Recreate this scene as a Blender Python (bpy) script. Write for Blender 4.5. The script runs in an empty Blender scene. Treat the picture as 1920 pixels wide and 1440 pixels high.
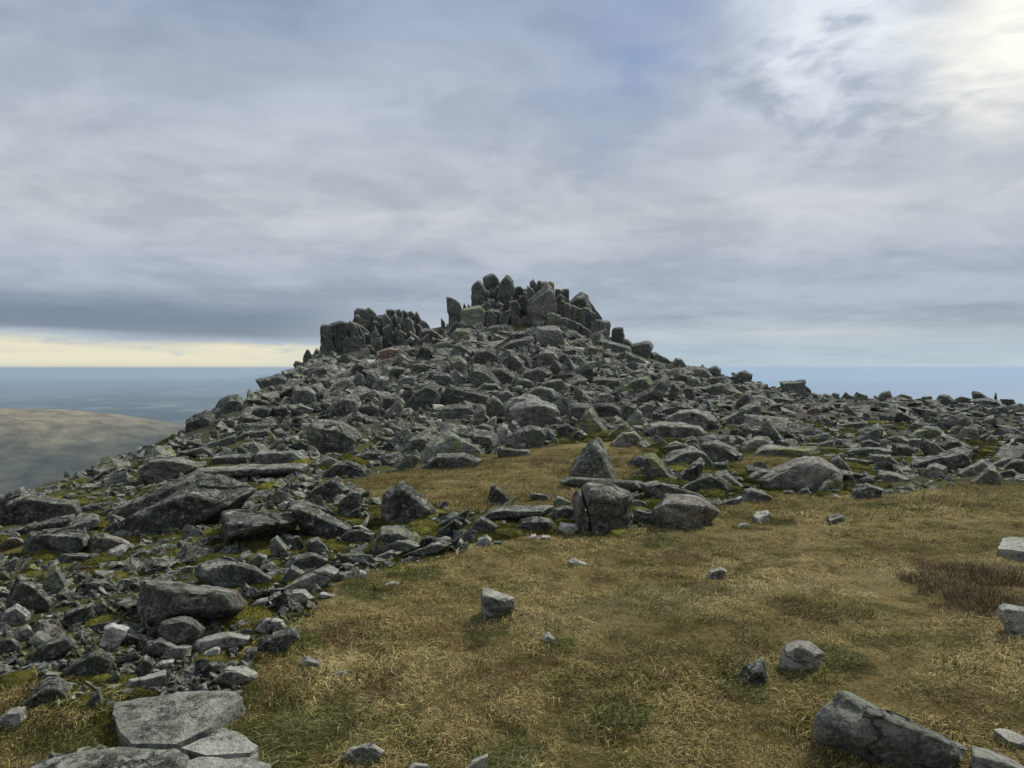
import bpy, bmesh, math, random
import numpy as np
from mathutils import Vector, Matrix
random.seed(7); rng = np.random.default_rng(7)
R = math.radians
scene = bpy.context.scene
COL = scene.collection

# ------------------------------------------------------------------ camera
EYE = 1.6; FPX = 1442.0; V0 = 690.0
PITCH = math.atan((720 - V0) / FPX)
cam_d = bpy.data.cameras.new('camera'); cam = bpy.data.objects.new('camera', cam_d); COL.objects.link(cam)
cam_d.sensor_width = 36; cam_d.lens = 36 * FPX / 1920; cam_d.clip_start = 0.05; cam_d.clip_end = 60000
cam.location = (0, 0, EYE); cam.rotation_euler = (math.pi / 2 - PITCH, 0, 0)
scene.camera = cam
CP, SP = math.cos(PITCH), math.sin(PITCH)

def slopes(u, v):
    """pixel of the 1920x1440 photograph -> (X/Y, (Z-EYE)/Y) of its ray"""
    x = (np.asarray(u, float) - 960) / FPX; y = -(np.asarray(v, float) - 720) / FPX
    den = CP + y * SP
    return x / den, (-SP + y * CP) / den

def project(X, Y, Z):
    dz = Z - EYE
    d = Y * CP - dz * SP
    d = np.where(np.abs(d) < 1e-6, 1e-6, d)
    return 960 + FPX * X / d, 720 - FPX * (Y * SP + dz * CP) / d

# ------------------------------------------------------------------ render + view
scene.render.engine = 'CYCLES'
scene.view_settings.view_transform = 'Standard'; scene.view_settings.look = 'None'
scene.view_settings.gamma = 1; scene.view_settings.exposure = 0.50
scene.view_settings.use_curve_mapping = False
scene.cycles.use_denoising = True
scene.cycles.max_bounces = 6; scene.cycles.diffuse_bounces = 3; scene.cycles.glossy_bounces = 2
scene.cycles.transmission_bounces = 2; scene.cycles.transparent_max_bounces = 8; scene.cycles.volume_bounces = 2

# ------------------------------------------------------------------ sun + sky
SUN_AZ, SUN_EL = R(46), R(46)
sd = bpy.data.lights.new('sun', 'SUN'); sun = bpy.data.objects.new('sun', sd); COL.objects.link(sun)
sd.energy = 2.7; sd.angle = R(9); sd.color = (1.0, 0.96, 0.88)
sdir = Vector((math.sin(SUN_AZ) * math.cos(SUN_EL), math.cos(SUN_AZ) * math.cos(SUN_EL), math.sin(SUN_EL)))
sun.rotation_euler = sdir.to_track_quat('Z', 'Y').to_euler(); sun.location = sdir * 60

def lin(r, g, b):
    return tuple(((c / 255) / 12.92 if c / 255 <= 0.04045 else ((c / 255 + 0.055) / 1.055) ** 2.4) for c in (r, g, b)) + (1.0,)

class NT:
    """small helper round a node tree"""
    def __init__(s, nt): s.nt = nt; s.nt.nodes.clear()
    def n(s, t, **kw):
        nd = s.nt.nodes.new(t)
        for k, v in kw.items(): setattr(nd, k, v)
        return nd
    def put(s, sock, v):
        if isinstance(v, bpy.types.NodeSocket): s.nt.links.new(v, sock)
        else: sock.default_value = v
    def math(s, op, a, b=0.0, c=0.0, clamp=False):
        m = s.n('ShaderNodeMath', operation=op, use_clamp=clamp)
        s.put(m.inputs[0], a); s.put(m.inputs[1], b); s.put(m.inputs[2], c)
        return m.outputs[0]
    def vmath(s, op, a, b=(0, 0, 0)):
        m = s.n('ShaderNodeVectorMath', operation=op); s.put(m.inputs[0], a); s.put(m.inputs[1], b)
        return m.outputs['Value'] if op in ('DOT_PRODUCT', 'LENGTH', 'DISTANCE') else m.outputs[0]
    def step(s, v, lo, hi, a=0.0, b=1.0):
        m = s.n('ShaderNodeMapRange', interpolation_type='SMOOTHSTEP')
        for i, q in enumerate((v, lo, hi, a, b)): s.put(m.inputs[i], q)
        return m.outputs[0]
    def mix(s, f, a, b, mode='MIX'):
        m = s.n('ShaderNodeMix', data_type='RGBA', blend_type=mode)
        s.put(m.inputs[0], f); s.put(m.inputs[6], a); s.put(m.inputs[7], b)
        return m.outputs[2]
    def noise(s, vec, scale, detail=4, rough=0.55, dist=0.0):
        m = s.n('ShaderNodeTexNoise'); s.put(m.inputs['Vector'], vec); s.put(m.inputs['Scale'], scale)
        s.put(m.inputs['Detail'], detail); s.put(m.inputs['Roughness'], rough); s.put(m.inputs['Distortion'], dist)
        return m.outputs[0]
    def xyz(s, v):
        m = s.n('ShaderNodeSeparateXYZ'); s.put(m.inputs[0], v); return m.outputs
    def comb(s, x, y, z):
        m = s.n('ShaderNodeCombineXYZ'); s.put(m.inputs[0], x); s.put(m.inputs[1], y); s.put(m.inputs[2], z); return m.outputs[0]
    def ramp(s, v, stops, interp='LINEAR'):
        m = s.n('ShaderNodeValToRGB'); s.put(m.inputs[0], v); cr = m.color_ramp; cr.interpolation = interp
        while len(cr.elements) < len(stops): cr.elements.new(0.5)
        for e, (p, c) in zip(cr.elements, stops): e.position = p; e.color = c
        return m.outputs[0]

def px_dir(u, v):
    sx, sz = slopes(u, v); d = Vector((float(sx), 1.0, float(sz))); d.normalize(); return tuple(d)

world = bpy.data.worlds.new('World'); scene.world = world; world.use_nodes = True
w = NT(world.node_tree)
tc = w.n('ShaderNodeTexCoord').outputs['Generated']
dx, dy, dz = w.xyz(tc)
zc = w.math('MAXIMUM', dz, 0.0)
az = w.math('ARCTAN2', dx, dy)
inv = w.math('DIVIDE', 1.35, w.math('ADD', zc, 0.17))
P = w.comb(w.math('MULTIPLY', dx, inv), w.math('MULTIPLY', dy, inv), 0.0)
warp = w.noise(P, 0.9, 3, 0.5)
Pw = w.vmath('ADD', P, w.comb(w.math('MULTIPLY', warp, 0.9), w.math('MULTIPLY', warp, 0.5), 0.0))
n1 = w.noise(Pw, 0.62, 8, 0.54, 0.1)
n2 = w.noise(w.vmath('ADD', Pw, (7.3, 2.1, 0)), 1.7, 8, 0.55, 0.1)
n3 = w.noise(w.comb(w.math('MULTIPLY', az, 1.6), w.math('MULTIPLY', dz, 26.0), 3.0), 1.0, 6, 0.55, 0.5)   # long thin layers near the horizon
base = w.ramp(w.math('MULTIPLY', dz, 2.0), [
    (0.000, lin(158, 175, 190)), (0.035, lin(147, 166, 184)), (0.065, lin(140, 155, 176)), (0.085, lin(158, 169, 184)),
    (0.13, lin(141, 153, 173)), (0.22, lin(148, 158, 176)), (0.38, lin(172, 177, 188)), (0.60, lin(163, 171, 187)),
    (0.86, lin(134, 147, 174)), (0.97, lin(132, 144, 170)), (1.0, lin(150, 158, 178))])
light = w.mix(1.0, base, (1.24, 1.22, 1.19, 1), 'MULTIPLY'); dark = w.mix(1.0, base, (0.83, 0.855, 0.89, 1), 'MULTIPLY')
n4 = w.noise(w.vmath('ADD', Pw, (1.3, 8.1, 0)), 4.5, 8, 0.56, 0.1)
m1 = w.step(w.math('ADD', w.math('ADD', w.math('MULTIPLY', n1, 0.50), w.math('MULTIPLY', n2, 0.33)), w.math('MULTIPLY', n4, 0.17)), 0.38, 0.62)
cl = w.mix(m1, dark, light)
m3 = w.math('MULTIPLY', w.step(n3, 0.38, 0.64), w.step(dz, 0.16, 0.03))
cl = w.mix(w.math('MULTIPLY', m3, 0.75), cl, w.mix(1.0, base, (1.32, 1.27, 1.2, 1), 'MULTIPLY'))
# soft dark and bright bands low on the left, with the cream gap under the cloud deck
left = w.step(az, R(-3), R(-20))
eb = w.math('ADD', dz, w.math('MULTIPLY', w.math('SUBTRACT', n3, 0.5), 0.035))
eb = w.math('ADD', eb, w.math('MULTIPLY', w.math('ADD', az, 0.5), 0.012))
band = w.math('MULTIPLY', w.step(eb, 0.034, 0.050), w.step(eb, 0.105, 0.055))
cl = w.mix(w.math('MULTIPLY', w.math('MULTIPLY', band, left), 0.80), cl, lin(92, 108, 133))
gap = w.math('MULTIPLY', w.step(eb, 0.040, 0.026), left)
streak = w.step(n3, 0.45, 0.7)
cl = w.mix(w.math('MULTIPLY', gap, w.step(w.math('ADD', n3, w.step(n2, 0.4, 0.7, -0.10, 0.14)), 0.66, 0.50, 0.2, 0.92)), cl, w.mix(w.math('MULTIPLY', streak, 0.8), lin(222, 216, 192), lin(176, 182, 184)))
# thin pale streak low on the right
rightm = w.step(az, R(4), R(14))
sb = w.math('MULTIPLY', w.step(w.math('ADD', eb, -0.006), 0.030, 0.040), w.step(eb, 0.062, 0.044))
cl = w.mix(w.math('MULTIPLY', w.math('MULTIPLY', sb, rightm), 0.45), cl, lin(180, 188, 199))
# blue break in the deck, top centre
def lobe(u, v, a0, a1, wob=0.0):
    d = w.vmath('DOT_PRODUCT', tc, px_dir(u, v))
    ang = w.math('ARCCOSINE', w.math('MINIMUM', d, 0.99999))
    if wob: ang = w.math('ADD', ang, w.math('MULTIPLY', w.math('SUBTRACT', n2, 0.5), wob))
    return w.step(ang, a1, a0)
hole = w.math('MAXIMUM', w.math('MULTIPLY', lobe(1210, 0, R(0), R(8), 0.25), 0.8), w.math('MULTIPLY', lobe(1140, 150, R(0), R(8), 0.25), 0.3))
blue = w.mix(w.step(n2, 0.35, 0.75), lin(112, 140, 190), lin(140, 158, 192))
cl = w.mix(w.math('MULTIPLY', hole, 0.85), cl, blue)
# bright cloud over the sun, top right
g1 = lobe(1560, 20, R(2), R(11), 0.30)
cl = w.mix(w.math('MULTIPLY', g1, w.step(w.math('ADD', w.math('MULTIPLY', n2, 0.6), w.math('MULTIPLY', n4, 0.4)), 0.40, 0.56, 0.05, 0.9)), cl, lin(214, 222, 234))
g2 = lobe(1905, 40, R(0), R(9), 0.26)
cl = w.mix(w.math('MULTIPLY', g2, w.step(w.math('ADD', w.math('MULTIPLY', n2, 0.5), w.math('MULTIPLY', n4, 0.5)), 0.36, 0.55, 0.15, 0.9)), cl, lin(236, 237, 232))
g3 = lobe(1915, 40, R(0), R(7), 0.1)
cl = w.mix(w.math('MULTIPLY', g3, 0.5), cl, (0.99, 0.98, 0.91, 1))
nis = w.n('ShaderNodeTexSky', sky_type='NISHITA'); nis.sun_disc = False
nis.sun_elevation = SUN_EL; nis.sun_rotation = SUN_AZ
b1 = w.n('ShaderNodeBackground'); w.put(b1.inputs[0], nis.outputs[0]); b1.inputs[1].default_value = 0.05
cl = w.mix(1.0, cl, (1.03, 1.015, 0.955, 1), 'MULTIPLY')
b2 = w.n('ShaderNodeBackground'); w.put(b2.inputs[0], cl); b2.inputs[1].default_value = 0.88
mx = w.n('ShaderNodeMixShader'); mx.inputs[0].default_value = 0.93
w.nt.links.new(b1.outputs[0], mx.inputs[1]); w.nt.links.new(b2.outputs[0], mx.inputs[2])
wo = w.n('ShaderNodeOutputWorld'); w.nt.links.new(mx.outputs[0], wo.inputs[0])

# ------------------------------------------------------------------ noise in numpy
def _h(ix, iy, iz):
    n = (ix * 374761393 + iy * 668265263 + iz * 2147483647 + 1013904223) & 0xFFFFFFFF
    n = ((n ^ (n >> 13)) * 1274126177) & 0xFFFFFFFF
    return ((n ^ (n >> 16)) & 0xFFFFFF) / float(0xFFFFFF)
def vnoise(P):
    P = np.asarray(P, float); I = np.floor(P).astype(np.int64); F = P - I; F = F * F * (3 - 2 * F)
    x, y, z = I[..., 0], I[..., 1], I[..., 2]; fx, fy, fz = F[..., 0], F[..., 1], F[..., 2]
    c = lambda a, b, d: _h(x + a, y + b, z + d)
    l = lambda a, b, t: a + (b - a) * t
    return l(l(l(c(0,0,0), c(1,0,0), fx), l(c(0,1,0), c(1,1,0), fx), fy), l(l(c(0,0,1), c(1,0,1), fx), l(c(0,1,1), c(1,1,1), fx), fy), fz) * 2 - 1
def fbm(P, o=3, g=0.5):
    P = np.asarray(P, float); s = 0; a = 1; t = 0
    for k in range(o): s = s + a * vnoise(P * 2 ** k + 17.3 * k); t += a; a *= g
    return s / t
def n2d(X, Y, f, o=3, seed=0.0): return fbm(np.stack([X * f, Y * f, np.full_like(X, seed + 0.5)], -1), o)

# ------------------------------------------------------------------ terrain
TY = np.array([3, 4, 6, 8, 10, 12, 15, 19, 25, 32, 40, 44, 48, 52], float)
TU = np.array([-500, 0, 300, 450, 600, 750, 850, 950, 1050, 1150, 1300, 1500, 1920, 2500], float)
TV = np.array([
 [1480,1270,1130,1062,1018, 988, 960, 942, 930, 930, 930, 930, 930, 930],   # -500
 [1470,1262,1112,1042,1002, 976, 950, 934, 926, 926, 926, 926, 926, 926],   # 0
 [1465,1248,1098,1022, 978, 948, 910, 866, 824, 815, 815, 815, 815, 815],   # 300
 [1462,1240,1088,1008, 958, 926, 888, 846, 790, 745, 738, 738, 738, 738],   # 450
 [1460,1235,1080, 995, 946, 915, 880, 842, 782, 722, 672, 652, 648, 648],   # 600
 [1457,1230,1074, 990, 944, 912, 878, 842, 782, 722, 668, 645, 626, 622],   # 750
 [1455,1227,1070, 987, 942, 908, 872, 840, 784, 724, 660, 632, 612, 604],   # 850
 [1455,1225,1068, 985, 942, 906, 868, 838, 786, 728, 660, 626, 600, 590],   # 950
 [1455,1225,1066, 985, 943, 908, 866, 836, 788, 732, 668, 634, 604, 594],   # 1050
 [1455,1225,1065, 985, 945, 910, 866, 834, 788, 738, 682, 658, 640, 636],   # 1150
 [1455,1225,1065, 985, 945, 912, 870, 836, 792, 752, 714, 700, 692, 690],   # 1300
 [1455,1225,1065, 985, 945, 915, 876, 842, 802, 772, 752, 745, 740, 740],   # 1500
 [1455,1225,1065, 985, 945, 918, 882, 850, 814, 787, 768, 762, 758, 758],   # 1920
 [1455,1225,1065, 985, 945, 918, 882, 850, 814, 787, 768, 762, 758, 758]])  # 2500
SKY_U = np.array([-500, 0, 300, 400, 500, 560, 600, 750, 850, 950, 1150, 1300, 1500, 1920, 2500], float)
SKY_Y = np.array([19, 19, 25, 28, 35, 40, 45, 51, 52, 53, 51, 49, 46, 44, 44], float)
_UG = np.linspace(-500, 2500, 241); _LG = np.linspace(math.log(3), math.log(52), 160)
_T = EYE + slopes(0 * TV, TV)[1] * TY[None, :]
_A = np.array([np.interp(_LG, np.log(TY), r) for r in _T])
_A = np.array([np.interp(_UG, TU, _A[:, j]) for j in range(len(_LG))]).T
def _blur(a, k, ax):
    ker = np.exp(-0.5 * (np.arange(-3 * k, 3 * k + 1) / k) ** 2); ker /= ker.sum()
    return np.apply_along_axis(lambda r: np.convolve(np.pad(r, 3 * k, mode='edge'), ker, 'valid'), ax, a)
_A = _blur(_blur(_A, 5, 0), 4, 1)
def H0(X, Y):
    X = np.asarray(X, float); Y = np.asarray(Y, float)
    Yc = np.maximum(Y, 3.0)
    u = np.clip(960 + FPX * X / Yc * CP, -500, 2500)
    ysk = np.interp(u, SKY_U, SKY_Y)
    ye = np.clip(Y, 3.0, ysk)
    fu = (u + 500) / 3000 * (len(_UG) - 1); fl = (np.log(ye) - _LG[0]) / (_LG[-1] - _LG[0]) * (len(_LG) - 1)
    iu = np.clip(fu.astype(int), 0, len(_UG) - 2); il = np.clip(fl.astype(int), 0, len(_LG) - 2)
    a = fu - iu; b = fl - il
    z = (_A[iu, il] * (1 - a) + _A[iu + 1, il] * a) * (1 - b) + (_A[iu, il + 1] * (1 - a) + _A[iu + 1, il + 1] * a) * b
    d = np.maximum(Y - ysk, 0)
    z = z - np.minimum(0.24 * d + 0.012 * d * d, 1.0 + 0.55 * d)
    side = np.maximum(np.abs(X) - (12 + 1.0 * np.maximum(Y, 0)), 0)
    z = z - np.where(X < 0, 0.30, 0.12) * side
    rb = np.maximum(-Y - 25, 0); z = z - 0.3 * rb
    return z
def relief(X, Y):
    X = np.asarray(X, float); Y = np.asarray(Y, float)
    a = np.clip((np.hypot(X, Y)) / 6, 0.5, 2.0)
    return 0.045 * n2d(X, Y, 1.1, 3) + 0.048 * n2d(X, Y, 3.4, 2, 9) + 0.016 * n2d(X, Y, 9.0, 1, 3) + 0.05 * (a - 0.5) * n2d(X, Y, 0.45, 2, 4)
def H(X, Y): return H0(X, Y) + relief(X, Y)

def ground_hit(u, v, up=0.0):
    """depth at which the photograph's ray meets the ground (vectorised)"""
    u = np.atleast_1d(np.asarray(u, float)); v = np.atleast_1d(np.asarray(v, float))
    sx, sz = slopes(u, v); ys = np.exp(np.linspace(math.log(1.6), math.log(60), 420))
    X = sx[:, None] * ys[None]; Z = EYE + sz[:, None] * ys[None]
    below = Z < H0(X, np.broadcast_to(ys, X.shape)) + up
    hit = below.any(1); k = below.argmax(1)
    return np.where(hit, ys[k], np.nan)

def inpoly(u, v, poly):
    u = np.asarray(u, float); v = np.asarray(v, float); c = np.zeros(u.shape, bool); n = len(poly)
    for i in range(n):
        x1, y1 = poly[i]; x2, y2 = poly[(i + 1) % n]
        if y1 == y2: continue
        t = ((y1 > v) != (y2 > v)) & (u < (x2 - x1) * (v - y1) / (y2 - y1) + x1); c ^= t
    return c
GRASS_POLY = [
 [(350,3000),(400,1440),(425,1350),(462,1268),(555,1180),(640,1092),(800,1050),(1000,1004),(1100,996),(1225,990),(1340,968),(1395,940),(1650,932),(1800,908),(3000,900),(3000,3000)],
 [(655,905),(760,880),(950,850),(1070,832),(1195,828),(1205,850),(1170,900),(1080,955),(960,950),(860,965),(820,945),(700,935)],
 [(1362,862),(1400,852),(1480,858),(1470,872),(1400,885)],
 [(950,612),(975,600),(1000,604),(1004,616),(960,620)],
 [(-400,1290),(0,1285),(40,1272),(90,1340),(190,1345),(230,1400),(60,1440),(-400,1500)],
 [(5,1035),(45,1032),(50,1048),(10,1046)]]
def grass_mask(X, Y, jitter=True):
    X = np.asarray(X, float); Y = np.asarray(Y, float); Z = H0(X, Y)
    u, v = project(X, np.maximum(Y, 1.9), Z)
    if jitter:
        u = u + 16 * n2d(X, Y, 2.2, 2, 31) * 6 / np.maximum(Y, 4); v = v + 8 * n2d(X, Y, 2.2, 2, 47) * 6 / np.maximum(Y, 4)
    m = np.zeros(X.shape, bool)
    for p in GRASS_POLY: m |= inpoly(u, v, p)
    return m | ((Y < 2.0) & (X > -1.0)) | ((Y < -1))
# ------------------------------------------------------------------ materials
def principled(t, col, rough, normal=None, spec=0.25):
    b = t.n('ShaderNodeBsdfPrincipled'); t.put(b.inputs['Base Color'], col); t.put(b.inputs['Roughness'], rough)
    b.inputs['Specular IOR Level'].default_value = spec
    if normal is not None: t.put(b.inputs['Normal'], normal)
    o = t.n('ShaderNodeOutputMaterial'); t.nt.links.new(b.outputs[0], o.inputs[0]); return b
def new_mat(name):
    m = bpy.data.materials.new(name); m.use_nodes = True; return m, NT(m.node_tree)
def bump(t, h, strength, dist):
    b = t.n('ShaderNodeBump'); t.put(b.inputs['Height'], h); b.inputs['Strength'].default_value = strength
    b.inputs['Distance'].default_value = dist; return b.outputs[0]

def rock_material(name, lo, hi, pale=0.50, yellow=0.66, tint=0.5, palecol=(0.37, 0.38, 0.31, 1), fine=1.0):
    m, t = new_mat(name)
    pos = t.n('ShaderNodeNewGeometry'); oi = t.n('ShaderNodeObjectInfo')
    off = t.comb(t.math('MULTIPLY', oi.outputs['Random'], 53.0), t.math('MULTIPLY', oi.outputs['Random'], 31.0), 0.0)
    p = t.vmath('ADD', pos.outputs['Position'], off)
    nz = t.xyz(pos.outputs['Normal'])[2]
    a = t.noise(p, 1.7, 5, 0.6, 0.3); b = t.noise(p, 9.0, 6, 0.65); c = t.noise(p, 46.0, 5, 0.7)
    d = t.noise(t.vmath('MULTIPLY', p, (1.0, 1.0, 2.2)), 150.0 * fine, 3, 0.7)
    col = t.mix(t.step(a, 0.3, 0.7), lo, hi)
    rnd = t.math('ADD', 0.58, t.math('MULTIPLY', oi.outputs['Random'], 0.80))
    col = t.mix(1.0, col, t.comb(rnd, rnd, rnd), 'MULTIPLY')
    brown = t.math('MULTIPLY', t.step(t.noise(p, 0.9, 4, 0.6), 0.5, 0.72), tint)
    col = t.mix(brown, col, (0.145, 0.125, 0.098, 1))
    g = t.step(c, 0.30, 0.70, 0.45, 1.60); col = t.mix(1.0, col, t.comb(g, g, g), 'MULTIPLY')
    g = t.step(b, 0.32, 0.68, 0.60, 1.42); col = t.mix(1.0, col, t.comb(g, g, g), 'MULTIPLY')
    g = t.step(d, 0.32, 0.68, 0.55, 1.5); col = t.mix(1.0, col, t.comb(g, g, g), 'MULTIPLY')
    # crustose lichen: pale discs and crusts, thicker where the rock faces the sky
    up = t.step(nz, -0.1, 0.85)
    l1 = t.noise(p, 5.5, 9, 0.74, 0.6)
    th = t.math('ADD', pale + 0.10, t.math('MULTIPLY', up, -0.085))
    l1m = t.step(l1, th, t.math('ADD', th, 0.035))
    col = t.mix(t.math('MULTIPLY', l1m, 0.75), col, palecol)
    l4 = t.noise(t.vmath('ADD', p, (11, 3, 6)), 21.0, 7, 0.72, 0.3); l4m = t.step(l4, t.math('SUBTRACT', 0.575, t.math('MULTIPLY', up, 0.055)), 0.60)
    col = t.mix(t.math('MULTIPLY', l4m, 0.7), col, palecol)
    vo = t.n('ShaderNodeTexVoronoi', feature='F1'); t.put(vo.inputs['Vector'], t.vmath('ADD', p, t.comb(t.math('MULTIPLY', b, 0.05), t.math('MULTIPLY', c, 0.05), 0.0))); vo.inputs['Scale'].default_value = 7.0
    spot = t.math('MULTIPLY', t.step(vo.outputs['Distance'], 0.20, 0.14), t.step(t.noise(p, 2.1, 2), 0.52, 0.60))
    col = t.mix(t.math('MULTIPLY', spot, t.math('MULTIPLY', up, 0.85)), col, (0.50, 0.52, 0.47, 1))
    l2 = t.noise(t.vmath('ADD', p, (5, 9, 2)), 3.4, 8, 0.70, 0.5)
    l2m = t.math('MULTIPLY', t.step(l2, yellow, yellow + 0.04), t.step(c, 0.35, 0.5))
    col = t.mix(t.math('MULTIPLY', l2m, 0.8), col, (0.27, 0.30, 0.10, 1))
    vc = t.n('ShaderNodeTexVoronoi', feature='DISTANCE_TO_EDGE'); t.put(vc.inputs['Vector'], t.vmath('ADD', t.vmath('MULTIPLY', p, (1.0, 1.0, 1.7)), t.comb(t.math('MULTIPLY', a, 0.5), t.math('MULTIPLY', b, 0.25), 0.0))); vc.inputs['Scale'].default_value = 1.6
    crack = t.math('MULTIPLY', t.step(vc.outputs['Distance'], 0.016, 0.004), t.step(t.noise(p, 1.1, 3), 0.44, 0.54))
    col = t.mix(t.math('MULTIPLY', crack, 0.75), col, (0.02, 0.02, 0.018, 1))
    ed = t.step(pos.outputs['Pointiness'], 0.505, 0.56)
    col = t.mix(t.math('MULTIPLY', ed, 0.45), col, palecol)
    lam = t.noise(t.vmath('MULTIPLY', t.vmath('ADD', p, t.comb(t.math('MULTIPLY', a, 0.3), 0.0, t.math('MULTIPLY', a, 0.3))), (3.0, 2.0, 22.0)), 1.0, 4, 0.6)
    g = t.step(lam, 0.3, 0.7, 0.78, 1.22); col = t.mix(1.0, col, t.comb(g, g, g), 'MULTIPLY')
    l5 = t.noise(t.vmath('ADD', p, (31, 7, 2)), 2.6, 7, 0.62, 0.3); l5m = t.math('MULTIPLY', t.step(l5, 0.655, 0.675), t.step(nz, -0.2, 0.3))
    col = t.mix(t.math('MULTIPLY', l5m, 0.9), col, (0.52, 0.51, 0.44, 1))
    l3 = t.noise(t.vmath('ADD', p, (1, 4, 8)), 1.3, 6, 0.65)
    col = t.mix(t.math('MULTIPLY', t.step(l3, 0.50, 0.66), 0.35), col, (0.095, 0.125, 0.072, 1))   # thin green film
    hgt = t.math('ADD', t.math('MULTIPLY', b, 0.05), t.math('ADD', t.math('MULTIPLY', c, 0.018), t.math('MULTIPLY', d, 0.008)))
    hgt = t.math('ADD', hgt, t.math('SUBTRACT', t.math('MULTIPLY', lam, 0.03), t.math('MULTIPLY', crack, 0.04)))
    principled(t, col, 0.9, bump(t, hgt, 1.0, 1.35), 0.15)
    return m
M = {}
M['rock'] = rock_material('rock_grey', (0.052, 0.059, 0.047, 1), (0.135, 0.144, 0.117, 1))
M['dark'] = rock_material('rock_dark', (0.054, 0.060, 0.049, 1), (0.122, 0.130, 0.108, 1), pale=0.55)
M['pale'] = rock_material('rock_pale', (0.095, 0.097, 0.083, 1), (0.185, 0.186, 0.159, 1), pale=0.46)
M['brown'] = rock_material('rock_brown', (0.115, 0.105, 0.083, 1), (0.225, 0.207, 0.170, 1), tint=0.6)
M['red'] = rock_material('rock_reddish', (0.17, 0.105, 0.080, 1), (0.26, 0.175, 0.14, 1), tint=0.3, pale=0.62)
M['lichen'] = rock_material('rock_yellow_lichen', (0.095, 0.105, 0.09, 1), (0.18, 0.19, 0.16, 1), yellow=0.50)
M['white'] = rock_material('rock_quartz_white', (0.30, 0.29, 0.24, 1), (0.62, 0.60, 0.51, 1), pale=0.45, palecol=(0.62, 0.62, 0.58, 1), tint=0.25)
M['crust'] = rock_material('rock_white_crust', (0.15, 0.152, 0.130, 1), (0.31, 0.31, 0.268, 1), pale=0.41, palecol=(0.48, 0.475, 0.395, 1), tint=0.2)

GREEN_SPOTS = [(515,1375,120),(620,1335,70),(440,1320,50),(1390,1295,55),(1560,1240,60),(905,1195,45),(1165,1352,55),(1240,1015,50),(690,1110,60),(790,1080,55),(1640,952,45),(1050,1212,40),(140,1425,80),(960,1430,80),(1450,975,45),(560,1215,55)]
BROWN_SPOTS = [(1850,1120,110),(1280,1045,60),(1760,1060,50),(640,1190,50),(90,1300,60),(1500,1150,60),(1020,870,60),(1120,1000,30)]
def spot_mask(t, q, spots):
    out = None
    for (a, b, r) in spots:
        yy = float(ground_hit(a, b)[0]); xx = float(slopes(a, b)[0]) * yy; rr = r * yy / FPX
        # seen at a low angle, so a patch this wide is deeper than it looks
        d = t.vmath('LENGTH', t.comb(t.math('MULTIPLY', t.math('ADD', q[0], -xx), 1 / rr), t.math('MULTIPLY', t.math('ADD', q[1], -yy), 0.8 / rr), 0.0))
        out = d if out is None else t.math('MINIMUM', out, d)
    return out
def patch_colour(t, pos):
    """tan, brown and olive areas of the turf, in metres on the ground"""
    a = t.noise(pos, 0.55, 5, 0.6, 0.6); b = t.noise(t.vmath('ADD', pos, (20, 3, 0)), 2.6, 6, 0.7, 0.4)
    c = t.noise(t.vmath('ADD', pos, (4, 33, 0)), 1.7, 6, 0.7, 0.5)
    col = t.mix(t.step(a, 0.36, 0.62), (0.300, 0.242, 0.088, 1), (0.505, 0.420, 0.185, 1))
    col = t.mix(t.math('MULTIPLY', t.step(b, 0.53, 0.64), 0.65), col, (0.200, 0.128, 0.052, 1))
    col = t.mix(t.math('MULTIPLY', t.step(c, 0.51, 0.61), 0.75), col, (0.150, 0.150, 0.036, 1))
    q = t.xyz(pos); dl = t.math('ABSOLUTE', t.math('ADD', t.math('SUBTRACT', q[1], t.math('MULTIPLY', q[0], 0.40)), t.math('ADD', -4.75, t.math('MULTIPLY', a, 0.25))))
    col = t.mix(t.math('MULTIPLY', t.math('MULTIPLY', t.step(dl, 0.42, 0.12), t.step(q[0], -0.6, 0.6)), 0.65), col, (0.52, 0.44, 0.215, 1))
    wob = t.math('MULTIPLY', t.math('SUBTRACT', t.noise(pos, 5.0, 4, 0.65), 0.5), 2.8)
    gm = t.step(t.math('ADD', spot_mask(t, q, GREEN_SPOTS), wob), 1.15, 0.65); col = t.mix(t.math('MULTIPLY', gm, 0.78), col, (0.085, 0.105, 0.022, 1))
    bm = t.step(t.math('ADD', spot_mask(t, q, BROWN_SPOTS), wob), 1.15, 0.65); col = t.mix(t.math('MULTIPLY', bm, 0.7), col, (0.165, 0.108, 0.048, 1))
    return col
def grass_material(name, green=0.0):
    m, t = new_mat(name)
    g = t.n('ShaderNodeNewGeometry'); oi = t.n('ShaderNodeObjectInfo')
    at = t.n('ShaderNodeAttribute', attribute_name='tone'); tone = t.xyz(at.outputs['Vector'])
    col = patch_colour(t, g.outputs['Position'])
    if green: col = t.mix(green, col, (0.11, 0.135, 0.035, 1))
    r = t.math('ADD', 0.55, t.math('MULTIPLY', oi.outputs['Random'], 1.05)); col = t.mix(1.0, col, t.comb(r, r, r), 'MULTIPLY')
    col = t.mix(t.step(tone[0], 0.72, 1.05), col, (0.56, 0.48, 0.27, 1))
    col = t.mix(t.math('MULTIPLY', t.step(tone[0], 0.34, 0.05), 0.85), col, (0.085, 0.055, 0.024, 1))
    col = t.mix(t.math('MULTIPLY', t.step(tone[1], 0.7, 1.0), 0.55), col, (0.12, 0.15, 0.035, 1))
    principled(t, col, 0.9, None, 0.08); return m
M['grass'] = grass_material('dry_grass'); M['green'] = grass_material('green_grass', 0.72)
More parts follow.
